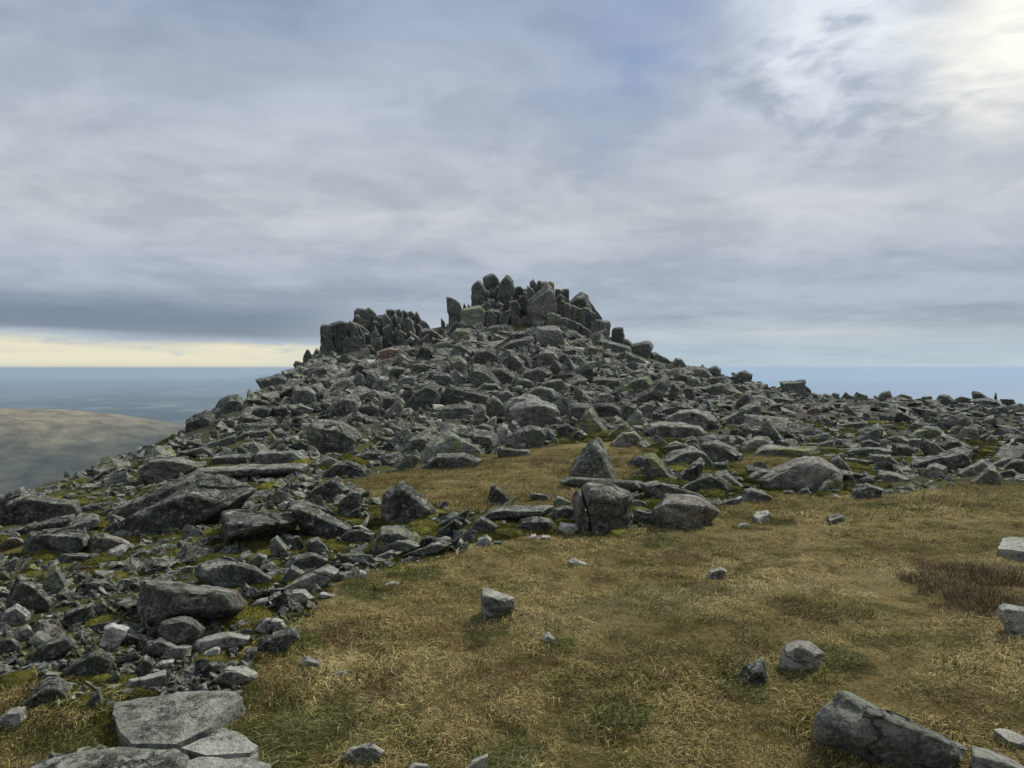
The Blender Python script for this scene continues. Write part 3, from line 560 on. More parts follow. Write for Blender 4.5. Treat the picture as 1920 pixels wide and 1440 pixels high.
# ------------------------------------------------------------------ the stones one can tell apart
# kind | material | short name used by neighbours | label | outline as seen (photo pixels, back-projected onto the ground) | options
STONES = '''
P|rock|leaning summit pillar|stout blunt pillar leaning left, apart from the summit tor's main cluster|837,558 841,557 849,559 860,567 865,581 862,606 843,606 837,569|Y=48
P|dark|dark summit needle|small dark needle beside the foot of the leaning summit pillar|870,569 874,577 875,592 865,590|Y=49
P|dark||short dark stub between the dark needle and the tall summit slab|877,570 883,575 883,590 873,590|Y=49.3
P|dark|left outlier spike|tiny dark spike on the skyline left of the leaning summit pillar|827,596 834,604 836,618 827,618|Y=48
P|rock|rounded summit slab|tall rounded upright slab at the summit cluster's left end|885,542 888,533 899,526 904,531 913,546 914,562 909,585 886,586 884,562|Y=48
P|rock|highest summit block|highest block of the summit tor, broad with a pointed top|905,521 909,517 924,512 932,522 937,534 938,562 914,566 905,536|Y=49
P|rock|twin summit tooth|second tallest tooth of the summit tor, rounded pointed top|940,532 947,518 952,515 962,524 964,539 962,562 950,588 936,588 936,552|Y=48.6
P|rock||small tooth leaning on the right side of the twin summit tooth|965,540 976,537 982,545 977,575 964,575|Y=49
B|pale||square block wedged under the highest summit block|914,560 927,561 929,574 915,578|Y=47.6
B|rock||five sided block wedged below the gap between the two tallest teeth|928,570 936,566 944,571 942,582 926,580|Y=47.5
B|rock||broad step of rock below the wedged summit blocks|912,579 940,581 945,592 940,600 912,598|Y=47.2
B|lichen|lichened summit mound|yellow-green lichened mound at the foot of the rounded summit slab|865,581 885,576 899,574 909,584 908,600 874,604 862,603|Y=47
P|rock|broad summit pillar|broad upright pillar right of the wedged blocks|954,565 968,562 976,575 968,598 951,596|Y=47.6
P|dark||narrow dark pillar filling the centre of the summit tor|968,569 979,553 990,554 989,592 973,592|Y=48
P|rock||thin slab leaning right below the jagged summit fins|988,535 998,541 1007,556 1003,575 988,570|Y=48.6
P|dark|sharp summit fin|sharp dark fin with a thorn-like tip on the summit tor|993,529 1000,524 1007,534 1009,549 1006,570 993,560|Y=49.2
P|rock||narrow fin just right of the sharp summit fin|1007,530 1011,526 1016,529 1015,565 1006,565|Y=49.4
P|dark||flat-topped dark fin next to the brown buttress|1016,529 1026,529 1021,551 1019,572 1008,572|Y=49
P|brown||square-topped block crowning the brown buttress|1026,530 1032,528 1039,531 1041,560 1026,560|Y=48.8
B|brown|brown summit buttress|big smooth brown buttress sweeping down the middle of the summit tor|987,562 1005,556 1019,547 1026,532 1034,540 1043,566 1046,592 1019,600 1003,590 986,590|Y=47.6
P|rock||short pillar right of the brown buttress|1041,543 1049,542 1054,547 1055,580 1043,580|Y=48.6
P|rock|square summit post|square-topped post at the right shoulder of the summit cluster|1053,544 1065,541 1067,543 1068,585 1054,585|Y=49
P|rock||pillar standing in front of the square summit post|1045,575 1054,562 1062,569 1059,600 1047,600|Y=47.4
B|rock|summit pyramid|dark pyramid-shaped block on the right of the summit tor|1067,562 1078,553 1090,545 1103,552 1110,566 1118,590 1090,598 1066,590|Y=48.6
B|dark||dark shoulder slab sloping down right of the summit pyramid|1108,568 1118,585 1128,597 1127,606 1112,606|Y=48.8
P|rock|||1060,568 1067,570 1070,580 1070,606 1060,604|Y=47.0
P|rock|||1069,571 1079,575 1081,608 1069,606|Y=46.9
P|lichen|||1079,575 1089,580 1090,610 1080,608|Y=46.8
P|rock|||1089,579 1098,577 1100,612 1090,611|Y=46.9
P|rock|||1098,576 1107,581 1109,614 1100,613|Y=46.8
P|dark|||1107,583 1116,588 1118,616 1108,615|Y=46.7
P|lichen|||1028,589 1036,586 1043,591 1044,612 1028,610|Y=46.2
P|lichen|||1044,590 1051,592 1052,614 1044,612|Y=46.1
P|rock|||1052,596 1062,596 1063,617 1052,615|Y=46.0
P|rock|||1063,597 1069,599 1071,620 1063,618|Y=45.9
P|lichen|||1071,600 1081,604 1083,624 1072,622|Y=45.8
P|rock|||1082,605 1091,609 1093,628 1083,626|Y=45.7
P|rock|||1093,611 1103,618 1105,633 1094,631|Y=45.6
B|rock|||1117,599 1128,598 1131,622 1118,624|Y=47
B|pale|blocky ridge end|pale blocky stone with an overhanging nose at the ridge wall's lower end|1128,601 1143,601 1145,609 1139,632 1129,630|Y=47.4
P|dark|lone dark block|lone dark square block standing on the right skyline shoulder|1147,622 1151,614 1168,615 1171,629 1170,648 1147,645|Y=47
B|dark||low dark block leaning on the lone dark block|1168,633 1180,637 1187,646 1185,656 1168,655|Y=47.2
B|rock|horned skyline block|dark horned block on the right skyline, its peak at the right end|1183,645 1202,646 1213,638 1221,640 1225,650 1219,669 1205,674 1183,668|Y=46
S|rock|sliding skyline slab|long tilted slab sliding off the right of the horned skyline block|1219,659 1230,660 1252,672 1260,681 1250,683 1221,674|Y=46
B|pale|domed skyline boulder|small domed boulder alone on the right skyline|1260,681 1267,671 1277,672 1284,682 1274,688|Y=45.5
B|rock|rounded skyline lump|rounded lump on the skyline where the sea first shows|1326,695 1332,688 1342,685 1352,691 1351,702 1336,705|Y=43
S|rock|ridge ramp slab|long lichened ramp slab below the lone dark block|1128,634 1150,638 1183,651 1185,663 1174,669 1150,656 1130,644|Y=44
S|rock||slim slab slanting down below the ridge ramp slab|1172,657 1190,664 1208,675 1202,680 1174,676|Y=41
B|lichen|yellow lichen slab|big tilted slab thickly covered in yellow-green lichen|1158,730 1174,718 1200,706 1218,704 1226,720 1206,736 1185,742 1160,739|r=1195,712,.4
B|rock|great grey wedge|tall grey wedge split from the yellow lichen slab by a dark crack|1200,752 1225,722 1247,700 1255,707 1253,728 1232,752 1215,758|
B|dark||dark slab tucked under the yellow lichen slab|1173,756 1200,737 1222,726 1198,760 1178,761|
B|rock|||1253,745 1258,717 1264,715 1277,729 1275,748 1262,754|
S|rock|||1278,729 1285,723 1299,725 1306,750 1294,753|
B|rock|||1313,728 1330,721 1346,718 1361,720 1363,729 1352,740 1332,738|
B|dark|||1260,714 1272,698 1288,701 1291,712 1276,722|
B|pale|||1286,718 1296,706 1308,709 1314,717 1300,726|
B|rock|||1298,689 1312,687 1324,690 1336,704 1311,708|Y=42
B|dark|||1325,714 1331,707 1352,705 1346,717 1325,722|
S|dark|long dark bench|long dark bench of rock left of the yellow lichen slab|1098,713 1116,707 1140,707 1164,709 1168,716 1163,723 1100,718|
B|dark|dark scree wall|low dark wall-like block right of the greenish pyramid|1110,759 1130,755 1149,756 1163,765 1164,781 1121,780|
B|pale|pale-topped wedge|dark wedge with a pale pointed top above the dark scree wall|1108,755 1121,739 1139,736 1152,743 1153,755 1111,758|
B|lichen|greenish pyramid|greenish pyramid boulder with a pale tip below the dark scree wall|1086,803 1092,780 1099,769 1110,762 1118,771 1127,790 1138,807 1117,816 1092,814|r=1110,790,.5
B|rock|||1165,766 1177,754 1194,761 1197,772 1183,790 1166,788|
B|lichen|||1175,788 1185,776 1195,767 1203,772 1206,800 1189,801 1178,796|
B|pale|||1197,763 1221,753 1228,762 1222,788 1206,778|
B|pale|great whale-backed slab|broad whale-backed pale slab, the back one of the flat pair|1246,792 1252,780 1275,769 1303,765 1333,773 1347,789 1328,809 1283,808|
S|pale|great flat front slab|long pale flat slab with a dark undercut lip, in front of the whale-backed slab|1207,810 1217,794 1236,790 1283,793 1314,798 1325,813 1302,821 1220,820|
B|rock|||1327,808 1336,794 1347,793 1353,808|
S|pale|tall leaning slab|long pale slab rising to a high square end right of the whale-backed slab|1348,788 1368,774 1395,760 1418,749 1426,753 1424,784 1400,790 1368,796|
B|lichen|||1370,793 1376,780 1388,776 1396,780 1394,794|
B|rock|||1223,789 1230,775 1246,776 1251,788|
S|rock|||1227,769 1245,760 1266,754 1299,760 1298,769 1246,780|
B|brown|||1378,767 1382,749 1399,733 1408,739 1406,757 1392,765|
B|rock|||1378,704 1386,697 1396,694 1412,702 1404,709 1379,713|Y=43
B|rock|square skyline block|square-ended block on the skyline above the sea, right of the mound|1462,716 1484,715 1509,712 1511,734 1496,737 1468,730|Y=44
B|rock|||1510,722 1521,732 1521,738 1510,738|Y=44.3
B|red|reddish stone|reddish-pink flat-topped stone in the stone field|1512,775 1518,767 1534,763 1541,766 1539,775 1524,779|
B|rock|tilted roof slab|leaning slab like a roof ridge, propped on a dark block|1428,797 1432,786 1443,781 1449,800 1460,815 1477,836 1449,836 1434,815|
B|brown||dark brown block propping up the tilted roof slab|1397,828 1402,808 1412,801 1423,799 1433,806 1435,822 1412,826|
B|brown|rounded brown boulder|rounded brownish boulder below the tilted roof slab|1387,840 1395,830 1415,818 1437,819 1449,831 1448,838 1418,845 1408,850 1392,848|
S|lichen|yellow-spotted log stone|long log-shaped stone spotted with yellow lichen|1415,851 1425,840 1440,834 1490,835 1532,837 1539,850 1530,860 1465,860|
B|lichen|||1500,838 1516,830 1534,831 1539,840|
B|rock|||1535,832 1550,826 1563,824 1567,838 1545,840|
B|rock|||1531,828 1542,811 1556,810 1559,824 1542,830|
S|rock|||1488,806 1506,795 1524,794 1528,804 1500,808|
B|pale|small grey pyramid|small sharp grey pyramid in the right stone field|1538,793 1542,778 1551,784 1560,792 1556,796|
B|brown||brownish triangular stone touching the small grey pyramid|1523,792 1529,783 1534,777 1539,790 1535,795|
B|pale|||1484,797 1493,788 1506,791 1497,801|
B|rock|||1440,767 1449,758 1471,754 1464,767 1452,772|
S|rock|||1446,748 1452,742 1470,744 1491,749 1488,756 1449,752|
S|rock|flat table slab|flat table-like slab with a dark shadow beneath, in the right stone field|1573,797 1590,791 1627,790 1613,800 1584,803|
B|dark|||1589,789 1593,778 1602,782 1603,790|
B|brown|||1602,789 1606,780 1617,779 1628,789|
B|rock|||1617,778 1621,769 1632,774 1636,788|
S|rock|barn-shaped slab|large barn-shaped slab with a sheer right end in the right stone field|1603,824 1618,808 1643,797 1649,810 1651,830 1630,828|
B|rock|||1613,828 1631,824 1652,832 1648,840 1617,840|
B|brown|||1703,807 1709,794 1720,788 1740,795 1721,807|
S|lichen|smooth grey ramp|smooth grey-green ramp slab above the kite-shaped stone|1707,815 1720,805 1739,798 1758,800 1771,811 1748,819 1729,821|
B|rock|kite-shaped stone|kite-shaped stone standing on its point between dark gaps|1721,838 1732,821 1745,828 1759,840 1759,849 1739,854|
B|brown|||1705,823 1728,822 1720,839 1711,836|
B|dark|rounded dark stone|rounded dark-faced stone right of the kite-shaped stone|1764,835 1776,823 1797,822 1807,840 1770,847|
B|rock|||1671,848 1675,831 1698,834 1715,842 1698,854 1681,853|
S|rock|great whaleback slab|huge whaleback slab tapering left, largest in the right stone field|1703,872 1712,862 1729,856 1770,846 1804,838 1815,845 1821,865 1812,872 1773,876 1739,872 1708,880|
S|dark|||1626,858 1629,850 1650,849 1670,852 1687,870 1640,870|
S|rock|||1590,846 1605,841 1651,839 1674,845 1672,852 1620,857|
B|brown|||1792,819 1809,799 1820,802 1816,818 1804,824|
B|brown|||1817,822 1825,800 1834,803 1837,822 1823,825|
S|brown|||1774,810 1790,798 1807,789 1811,795 1796,816 1778,814|
B|brown|||1848,824 1859,814 1871,823 1864,829 1848,829|
B|rock|||1837,818 1851,810 1855,822 1840,827|
B|dark|||1814,846 1822,840 1834,836 1837,847 1826,861 1818,858|
B|dark||tall dark stone cut by the frame above the mossy hollow|1900,840 1903,820 1914,815 1928,818 1930,844|
S|pale|||1869,852 1890,842 1915,833 1919,841 1898,852 1872,858|
S|rock|tilted frame slab|long tilted slab running off the right edge above the pointed brown gable|1855,872 1893,855 1928,843 1930,860 1886,878 1870,880|
B|brown|brown gable|brown gable-shaped boulder right of the huge whaleback slab|1797,888 1815,872 1830,864 1842,858 1855,868 1868,879 1846,886 1822,897 1801,898|
S|brown|split sloping slab|sloping slab split by a straight crack in front of the brown gable|1819,903 1835,888 1853,874 1867,878 1877,893 1876,905 1839,911|
B|rock|||1883,875 1898,862 1924,861 1926,890 1910,884|
B|rock|||1877,884 1898,879 1912,888 1909,897 1886,897|
B|brown|||1731,886 1740,874 1754,867 1776,875 1777,891 1745,898 1732,896|
S|pale|||1646,887 1651,881 1686,886 1708,898 1682,905 1656,898|
B|rock|||1646,742 1655,736 1667,733 1674,746 1659,750|Y=43
S|dark|perched skyline slab|dark-tipped slab perched tilting up on the far right skyline|1822,737 1826,734 1838,736 1852,745 1844,750 1829,747|Y=42
P|rock|skyline thorn|slim upright thorn of stone on the far right skyline|1861,756 1864,745 1867,735 1871,756|Y=42
S|rock||long low slab under the perched skyline slab|1820,749 1851,745 1878,752 1839,760|Y=41.5
B|rock|||1757,750 1762,740 1780,741 1792,753|Y=42.5
B|rock|||1727,750 1729,743 1747,743 1749,753|Y=43
B|rock|||1674,747 1690,739 1709,743 1710,751|Y=43
B|rock|||1559,741 1562,736 1574,739 1574,746|Y=44
B|rock|||1579,743 1585,734 1594,741 1592,747|Y=44
B|rock|||1598,745 1606,734 1627,742 1624,750|Y=44
B|dark|roof-shaped overhang|dark roof-shaped block with a pink left face and black hollow beneath|820,757 829,737 843,720 887,729 914,741 917,751 889,758 850,757|r=845,738,.5
B|dark||dark block in the shadow under the roof-shaped overhang|823,775 836,759 870,757 890,758 890,775 872,784 832,780|
B|brown|brown cube|small upright brown cube under the roof-shaped overhang's right end|886,773 900,758 910,761 913,780 898,798 889,792|
B|brown|brown angular block|brown angular block jammed against the great capstone's left side|910,752 923,741 936,748 951,766 948,782 929,780 911,776|
B|pale|great capstone|great capstone slab overhanging a black hollow in mid slope|942,763 956,751 989,738 1023,748 1045,758 1050,769 1043,786 1032,799 1004,792 965,792 950,787|r=983,765,.6;r=1025,762,.6;t=1.5
B|lichen|||936,738 951,731 961,737 966,747 954,756 940,750|
B|rock|||989,732 1002,727 1015,723 1039,728 1048,744 1045,759 1004,750|
B|rock|lichened lozenge|lichen-crusted lozenge boulder below the black hollow|950,833 967,810 980,801 995,798 1012,802 1021,815 1008,832 984,840 956,841|
B|crust|||931,803 943,793 953,798 955,826 942,834 932,820|
S|rock|||882,805 907,793 926,799 929,811 907,812|
S|rock|long front slab|long bulging slab sloping down right, below the brown cube|822,803 836,792 886,797 929,811 938,833 929,845 898,842 851,818|
B|lichen|great grassed-edge pyramid|broad lichened pyramid boulder behind the upper turf patch|773,872 793,838 815,822 840,807 868,820 893,836 904,848 902,866 880,872|r=838,842,.55
S|rock||low shelf of rock at the broad pyramid's foot|772,880 800,862 820,852 870,850 901,862 893,877 830,882|
B|rock|||742,845 757,826 773,811 803,806 818,820 793,840 760,860|
S|dark|leaning log slab|dark log-like slab leaning against the broad lichened pyramid|736,879 750,864 768,850 780,842 788,853 770,875 748,884|
S|rock|||933,852 937,839 960,838 990,842 994,848 938,861|
S|rock|||661,857 687,842 723,844 729,858 712,864 670,864|
B|brown|||583,872 600,860 613,854 638,865 633,874|
B|rock|||607,889 620,876 632,866 660,864 693,880 693,892 673,896 643,896|
B|rock|dark two-toned boulder|very large dark boulder with a brown left face in mid slope|577,838 579,800 583,785 607,786 640,791 660,804 677,822 669,840 640,846 605,846|r=612,806,.5
B|dark||dark rounded boulder in front of the two-toned boulder's left face|585,845 599,818 622,818 634,832 630,846|
B|pale|||620,770 627,754 647,740 672,743 677,760 669,773 627,784|
B|dark|||671,761 683,756 696,753 711,763 709,776 690,782 676,773|
S|rock|||643,790 669,771 678,776 675,785 652,796|
B|pale|||695,730 702,716 710,705 729,708 722,729 708,733|
S|brown|tilted loaf stone|tilted loaf-shaped slab with a square left end in mid slope|721,782 724,771 738,758 752,746 759,757 754,771 730,786|
B|dark|||756,762 767,749 779,737 810,718 829,726 819,750 794,763|
B|dark|||712,762 722,743 743,743 740,759 719,769|
B|pale|||746,714 762,704 780,706 783,718 763,724 752,720|
B|rock|||798,714 807,698 841,700 850,713 838,725 813,719|
B|dark|||767,687 775,683 794,681 814,688 806,699 787,698|
B|rock|||559,758 563,727 583,725 594,738 592,758|
B|red|red-brown block|red-brown block below the left tor|707,674 716,657 732,651 748,654 731,677 713,679|
S|rock|||729,679 752,656 766,666 756,683|
B|rock|||776,671 785,655 794,641 808,647 814,661 800,675|
B|rock|||778,632 787,618 804,616 825,630 806,642 779,643|Y=44
B|pale|||829,664 843,647 850,652 847,665|
B|dark|||698,657 702,635 716,632 717,655|
S|pale|||750,648 760,639 769,631 777,635 756,651|
P|dark|left tor end post|square-cut post at the far left end of the left tor|603,655 603,613 606,608 621,609 622,626 625,655|Y=43.5
P|dark|left tor broad pillar|broad flat-topped pillar next to the left tor's end post|623,608 638,603 647,605 652,622 650,660 629,660|Y=43.8
P|dark||low stepped block right of the left tor's broad pillar|647,605 666,606 674,612 681,626 674,655 651,658|Y=44
P|dark|left tor hump|rounded upright hump at the top of the left tor|666,583 671,577 685,579 690,591 688,632 668,632|Y=45
P|dark||jagged knob beside the left tor's rounded hump|688,580 693,576 704,588 705,630 690,630|Y=45
P|dark||shoulder stone sloping down to the left tor's notch|701,591 716,597 719,628 705,630|Y=45
P|dark|left tor notch stone|low dark stone in the notch of the left tor|715,594 727,592 733,626 719,626|Y=45.5
P|rock|left tor comb|first and tallest pillar of the comb at the left tor's right half|726,580 735,579 741,582 744,626 729,626|Y=45.6
P|dark|||741,582 749,581 755,588 755,627 741,627|Y=45.8
P|dark|||754,586 757,582 765,588 766,628 754,628|Y=46
P|rock|||765,588 771,583 777,591 778,628 766,628|Y=46.2
P|dark||thin spike near the right end of the left tor's comb|778,592 782,583 787,593 791,605 788,628 777,628|Y=46.4
P|dark||last stone of the left tor's comb, sloping to the gap|787,597 799,604 805,616 803,630 787,630|Y=46.6
B|rock|||681,628 683,622 694,625 699,640 691,651 681,646|Y=43.5
B|rock|||734,640 736,623 756,623 755,642|Y=43.5
B|rock|||656,650 664,626 681,630 684,655 664,662|Y=43
B|dark||small jagged stone on the mound's left skyline just below the left tor|568,672 575,654 580,656 588,672|Y=41.5
B|dark||dark knob touching the left tor's end post on the skyline|586,668 593,653 598,656 603,670|Y=42
B|rock|left skyline slab|big slab dipping left on the mound's left skyline|396,772 410,754 427,740 447,737 458,748 454,772 427,790 418,780|Y=29.5
B|dark|dark skyline prow|dark prow-like block on the skyline above the far hill|346,802 350,787 373,773 387,767 404,778 403,789 387,810 360,818|Y=26.5
B|rock|||543,752 550,725 578,726 591,735 581,761|
B|rock|||511,780 513,763 533,759 546,778 530,785|
B|dark|||469,784 477,767 493,762 514,763 511,777 485,788|
B|pale|||542,764 563,757 588,767 578,779 553,778|
B|dark|||479,712 502,706 522,701 539,709 528,727 490,728|Y=36
S|pale|pale bulging slab|long bulging pale slab at the mound's lower left|476,869 487,847 530,841 567,844 581,860 578,872 530,874 480,871|
S|pale|white-chipped ledge|very long ledge slab with a white chip on its top edge|354,896 373,877 420,871 480,868 577,868 576,880 513,888 447,902 397,894|
S|rock|||396,870 403,855 430,852 472,851 476,867 430,873|
B|brown|||261,874 280,860 320,856 373,866 381,874 350,886 300,902 262,894|
S|dark|||372,836 403,823 435,815 441,813 441,832 427,836 383,838|
S|rock|||446,819 457,810 480,805 505,802 508,810 467,823|
B|rock|white-flecked slab|broad dark slab flecked white at the left edge of the frame|-12,978 4,940 20,926 42,922 90,930 143,939 154,960 127,970 50,980|
S|dark|||-12,996 50,978 137,964 120,976 70,1000 17,1005|
S|pale|long ramp stone|long ramp stone with a pale lichened top at far left|70,1001 107,983 140,971 175,961 184,968 173,980 150,996 117,1001|
S|brown|diagonal beam slab|long brown beam-like slab lying diagonally up the left slope|200,970 222,950 270,928 320,907 368,881 386,885 320,929 267,950 213,978|t=.5
B|dark|great left shelf|huge dark shelf of rock under the diagonal beam slab|222,985 267,952 320,927 385,888 440,904 475,920 440,945 360,958 300,975 262,994|t=1.2;d=.3
B|brown|||256,992 264,972 272,958 317,959 342,976 330,990 300,994|
B|dark|far left dark mass|dark lumpy boulder with a yellow lichen cap at far left|42,1042 42,1012 58,997 107,996 160,994 166,1020 127,1028 113,1045 50,1048|
B|rock|||76,1025 88,1015 100,1009 116,1020 129,1034 100,1045|
B|brown|||159,1030 166,1014 177,1002 197,1001 241,1017 217,1030 188,1041 167,1040|
W|white|white wedge|whitish wedge stone lying at far left below the brown dome|191,1045 208,1028 237,1019 241,1026 208,1050 197,1052|
B|rock|||184,1000 200,984 215,972 234,990 200,1000|
S|rock|||99,1058 115,1037 183,1039 198,1050 147,1056|
B|dark|great square block|great flat-topped square block left of the leaning log stone|411,1012 410,993 413,958 447,952 500,954 537,959 561,967 557,982 533,1010 493,1020 420,1020|r=428,979,.7;r=508,981,.75;r=430,1005,.75;t=1.3
S|rock|||352,966 355,953 377,947 413,954 414,972 393,980 370,971|
S|rock|leaning log stone|long log-like stone leaning down right beside the great square block|543,944 560,940 610,962 662,990 645,1008 617,1014 593,1000 560,966|t=.8
S|rock|||556,944 580,940 630,959 641,976 600,968|
B|lichen|yellow-crusted point|small pointed stone crusted yellow, below the great square block|506,1024 510,1012 520,1002 530,1012 548,1038 527,1050 512,1042|
B|rock|||536,1008 541,1005 548,1007 558,1030 547,1031|
B|rock|||547,1009 553,1004 561,1005 571,1024 560,1030|
B|rock|||572,1019 582,1010 597,1006 608,1018 619,1035 607,1038 583,1032|
S|rock|||524,1070 535,1055 550,1044 587,1034 614,1047 600,1061 570,1066|
B|lichen|||461,1057 472,1045 485,1037 501,1042 499,1056 477,1065|
B|rock|twin-domed boulder|broad twin-domed boulder behind the small pale pyramid|363,1078 370,1058 390,1049 409,1044 430,1045 480,1061 510,1083 488,1102 447,1104 397,1088|
B|pale|small pale pyramid|small pale pyramid right behind the great two-faced block|379,1096 395,1080 411,1067 426,1075 443,1103 405,1104|
B|brown|great two-faced block|great two-faced grey-brown block in the lower left stones|255,1176 257,1130 260,1083 285,1083 312,1084 378,1091 437,1107 460,1140 440,1152 375,1170 325,1172 300,1178|r=318,1108,.65;r=325,1150,.7;t=.75;d=.04
B|rock|||522,1095 534,1075 547,1057 558,1066 573,1073 552,1086 530,1099|
S|pale|long pale spur|long pale spur stone rising right at the stones' edge|529,1102 550,1088 576,1078 613,1059 635,1069 610,1090 572,1106 542,1108|
B|pale|bluish lump|bluish-grey lumpy stone in front of the great two-faced block|298,1183 305,1167 330,1162 359,1156 370,1164 383,1180 361,1198 324,1212 311,1200|
S|crust|crusted log|pale crusted log-shaped stone at the edge of the turf|358,1210 370,1199 395,1192 426,1186 468,1191 460,1205 405,1219 363,1222|
B|crust|||375,1239 382,1226 392,1217 413,1211 414,1225 395,1239|
S|dark|||480,1214 488,1195 515,1183 547,1175 564,1184 530,1205 488,1229|
B|crust|||477,1183 486,1170 499,1159 530,1161 535,1176 488,1189|
B|crust|white-capped stone|broad low stone capped with white crust beside the turf|397,1275 413,1261 430,1251 457,1251 481,1263 482,1277 447,1289|
W|white|white blade|bright white blade-like stone lying among the lower left stones|287,1253 295,1245 305,1240 327,1236 323,1246 300,1253|
W|white|white triangle|white triangular stone leaning over a dark hollow|468,1136 480,1124 503,1119 491,1138|
B|crust|||541,1129 545,1115 549,1107 572,1105 589,1121 570,1134|
W|white||low whitish stone with a bright chip, edge of the turf|591,1121 598,1113 605,1109 627,1116 600,1124|
B|rock|||269,1234 271,1216 277,1204 301,1195 331,1211 300,1233|
B|crust|||300,1234 313,1222 328,1211 359,1211 357,1230 330,1238|
B|rock|big left cone|big cone-shaped boulder with a pale crest near the left edge|15,1150 17,1122 27,1095 35,1077 43,1077 67,1092 85,1110 101,1132 99,1148 67,1158|r=55,1118,.5
B|lichen|||80,1102 83,1077 95,1068 107,1062 123,1087 128,1104 107,1116|
B|crust|||3,1158 10,1142 33,1132 57,1150 57,1162 33,1177 10,1168|
B|rock|sheltered dome|rounded dome stone leaning over a black gap|118,1168 120,1150 127,1143 150,1136 176,1129 174,1150 150,1178|
B|lichen|yellow-tipped wedge|wedge stone with a yellow-tipped top right of the black gap|176,1142 183,1131 192,1122 205,1133 238,1168 200,1166|
S|dark|grained grey slab|thick grained grey slab tilted to the left in the lower left|54,1226 60,1219 87,1202 133,1186 146,1203 117,1226 74,1245 60,1240|t=.3
B|white|blotched pale stone|pale blotched stone with a peach tint in the mossy lower left|184,1214 193,1193 197,1173 213,1166 243,1177 238,1192 215,1212 200,1220|
B|crust|small white egg|small upright egg-shaped pale stone near the left edge|31,1200 37,1178 50,1171 58,1178 56,1200 42,1207|
B|dark|speckled loaf|white-speckled loaf-shaped boulder in the lower left moss|119,1259 130,1244 147,1234 183,1221 213,1233 210,1262 150,1276 127,1268|
B|rock|||-8,1222 2,1197 22,1187 39,1208 20,1224|
B|rock|||249,1261 260,1243 273,1229 291,1243 278,1263|
B|crust|||225,1288 240,1273 267,1264 308,1257 314,1279 267,1296 230,1296|
B|rock|lower left hump|humped boulder with a pale sunlit ridge, lower left|36,1324 60,1296 91,1271 110,1272 126,1281 138,1300 132,1327 78,1331|
S|rock|||198,1288 208,1270 218,1257 226,1265 211,1288|
B|crust|||-8,1372 5,1345 19,1330 47,1324 51,1346 19,1376|
B|brown|pinkish chip|pinkish angular chip stone near the flat foreground slab|97,1348 107,1338 119,1332 126,1354 100,1357|
B|rock|||151,1334 170,1312 188,1288 192,1313 163,1344|
F|rock|upper foreground slab|broadest of the rough flat slabs in the lower left corner, topmost of them|212,1345 214,1321 281,1312 345,1306 437,1302 448,1312 404,1348 392,1368 330,1396 250,1400 222,1372|h=.05
F|crust|white-patched flat slab|flat slab patched with white lichen, wedged right below the topmost corner slab|398,1368 418,1364 460,1381 487,1399 470,1416 385,1417 338,1402|h=.05
F|rock|bottom foreground slab|long rough slab running out of the frame at the bottom left|40,1456 130,1421 225,1402 328,1404 346,1426 320,1500 60,1500|h=.06
F|pale||flat grey slab cut by the bottom edge, right of the other corner slabs|352,1432 372,1421 480,1421 503,1440 508,1500 328,1500|h=.08
B|crust|white-faced turf stone|grey stone with a bright white face standing alone in the turf|901,1172 903,1135 905,1105 913,1102 937,1112 964,1120 963,1138 927,1160|t=.22;sh=.7
W|white|small white tooth|small whitish tooth of stone in the middle of the turf|1015,1196 1022,1188 1030,1184 1043,1197 1048,1210 1030,1212|
B|crust|pale turf boulder|round pale lichened boulder, right one of the pair in the turf|1461,1252 1465,1232 1470,1216 1482,1206 1495,1201 1520,1204 1543,1225 1527,1255 1482,1263|sh=.62
B|rock|dark turf boulder|dark cleft stone sunk in a mossy hollow, left one of the turf pair|1374,1280 1385,1262 1398,1247 1429,1232 1441,1267 1430,1297 1392,1293|sh=.62
B|pale|long turf boulder|large long boulder sloping down right in the lower right turf|1530,1380 1531,1344 1543,1326 1555,1307 1569,1291 1587,1291 1622,1313 1668,1330 1716,1343 1770,1372 1822,1403 1821,1446 1726,1452 1632,1416 1539,1389|t=.42;sh=.60;d=.10
B|pale||pale slab end at the long turf boulder's right foot|1821,1452 1822,1399 1850,1404 1890,1420 1935,1442 1935,1475 1840,1475|t=.3
F|crust||flat pale stone sunk in turf above the long turf boulder's tail|1862,1374 1890,1372 1928,1386 1930,1402 1892,1392|h=.03
B|crust|right edge crag stone|craggy pale stone by the dark heather at the right edge|1871,1150 1873,1137 1882,1132 1900,1144 1915,1138 1932,1142 1934,1200 1895,1182|
F|crust|right edge flat stone|pale flat stone in turf near the right edge, above the heather|1868,1028 1880,1011 1905,1009 1932,1010 1932,1036|h=.07
B|crust|||1324,1084 1330,1070 1350,1061 1363,1069 1351,1086|
B|crust|||640,1420 658,1400 700,1396 721,1408 712,1430 660,1432|
B|crust|||758,1446 775,1430 800,1432 808,1450|
B|crust|bottom edge prong|pronged pale stone cut by the bottom edge of the view|858,1450 872,1435 890,1422 913,1415 907,1442 900,1455|
W|white|||1066,1052 1075,1045 1106,1058 1086,1065|
W|white|||1138,1362 1150,1352 1172,1356 1160,1364|
F|crust|||1411,969 1418,958 1440,956 1447,963 1421,971|h=.06
W|white|white turf chip|small white chip stone in the upper turf by the grey round boulder|1380,990 1388,980 1402,979 1408,989|
F|rock|||1549,963 1573,960 1582,970 1555,977|h=.05
B|crust|||561,1240 575,1231 600,1239 604,1252 580,1260|
W|white||low white stone at the tan turf's left margin|621,1267 630,1258 650,1256 656,1265|
W|white||white stone on the edge between grey stones and turf|666,1082 675,1069 688,1074 683,1088|
B|crust|||711,1102 735,1088 751,1092 720,1105|
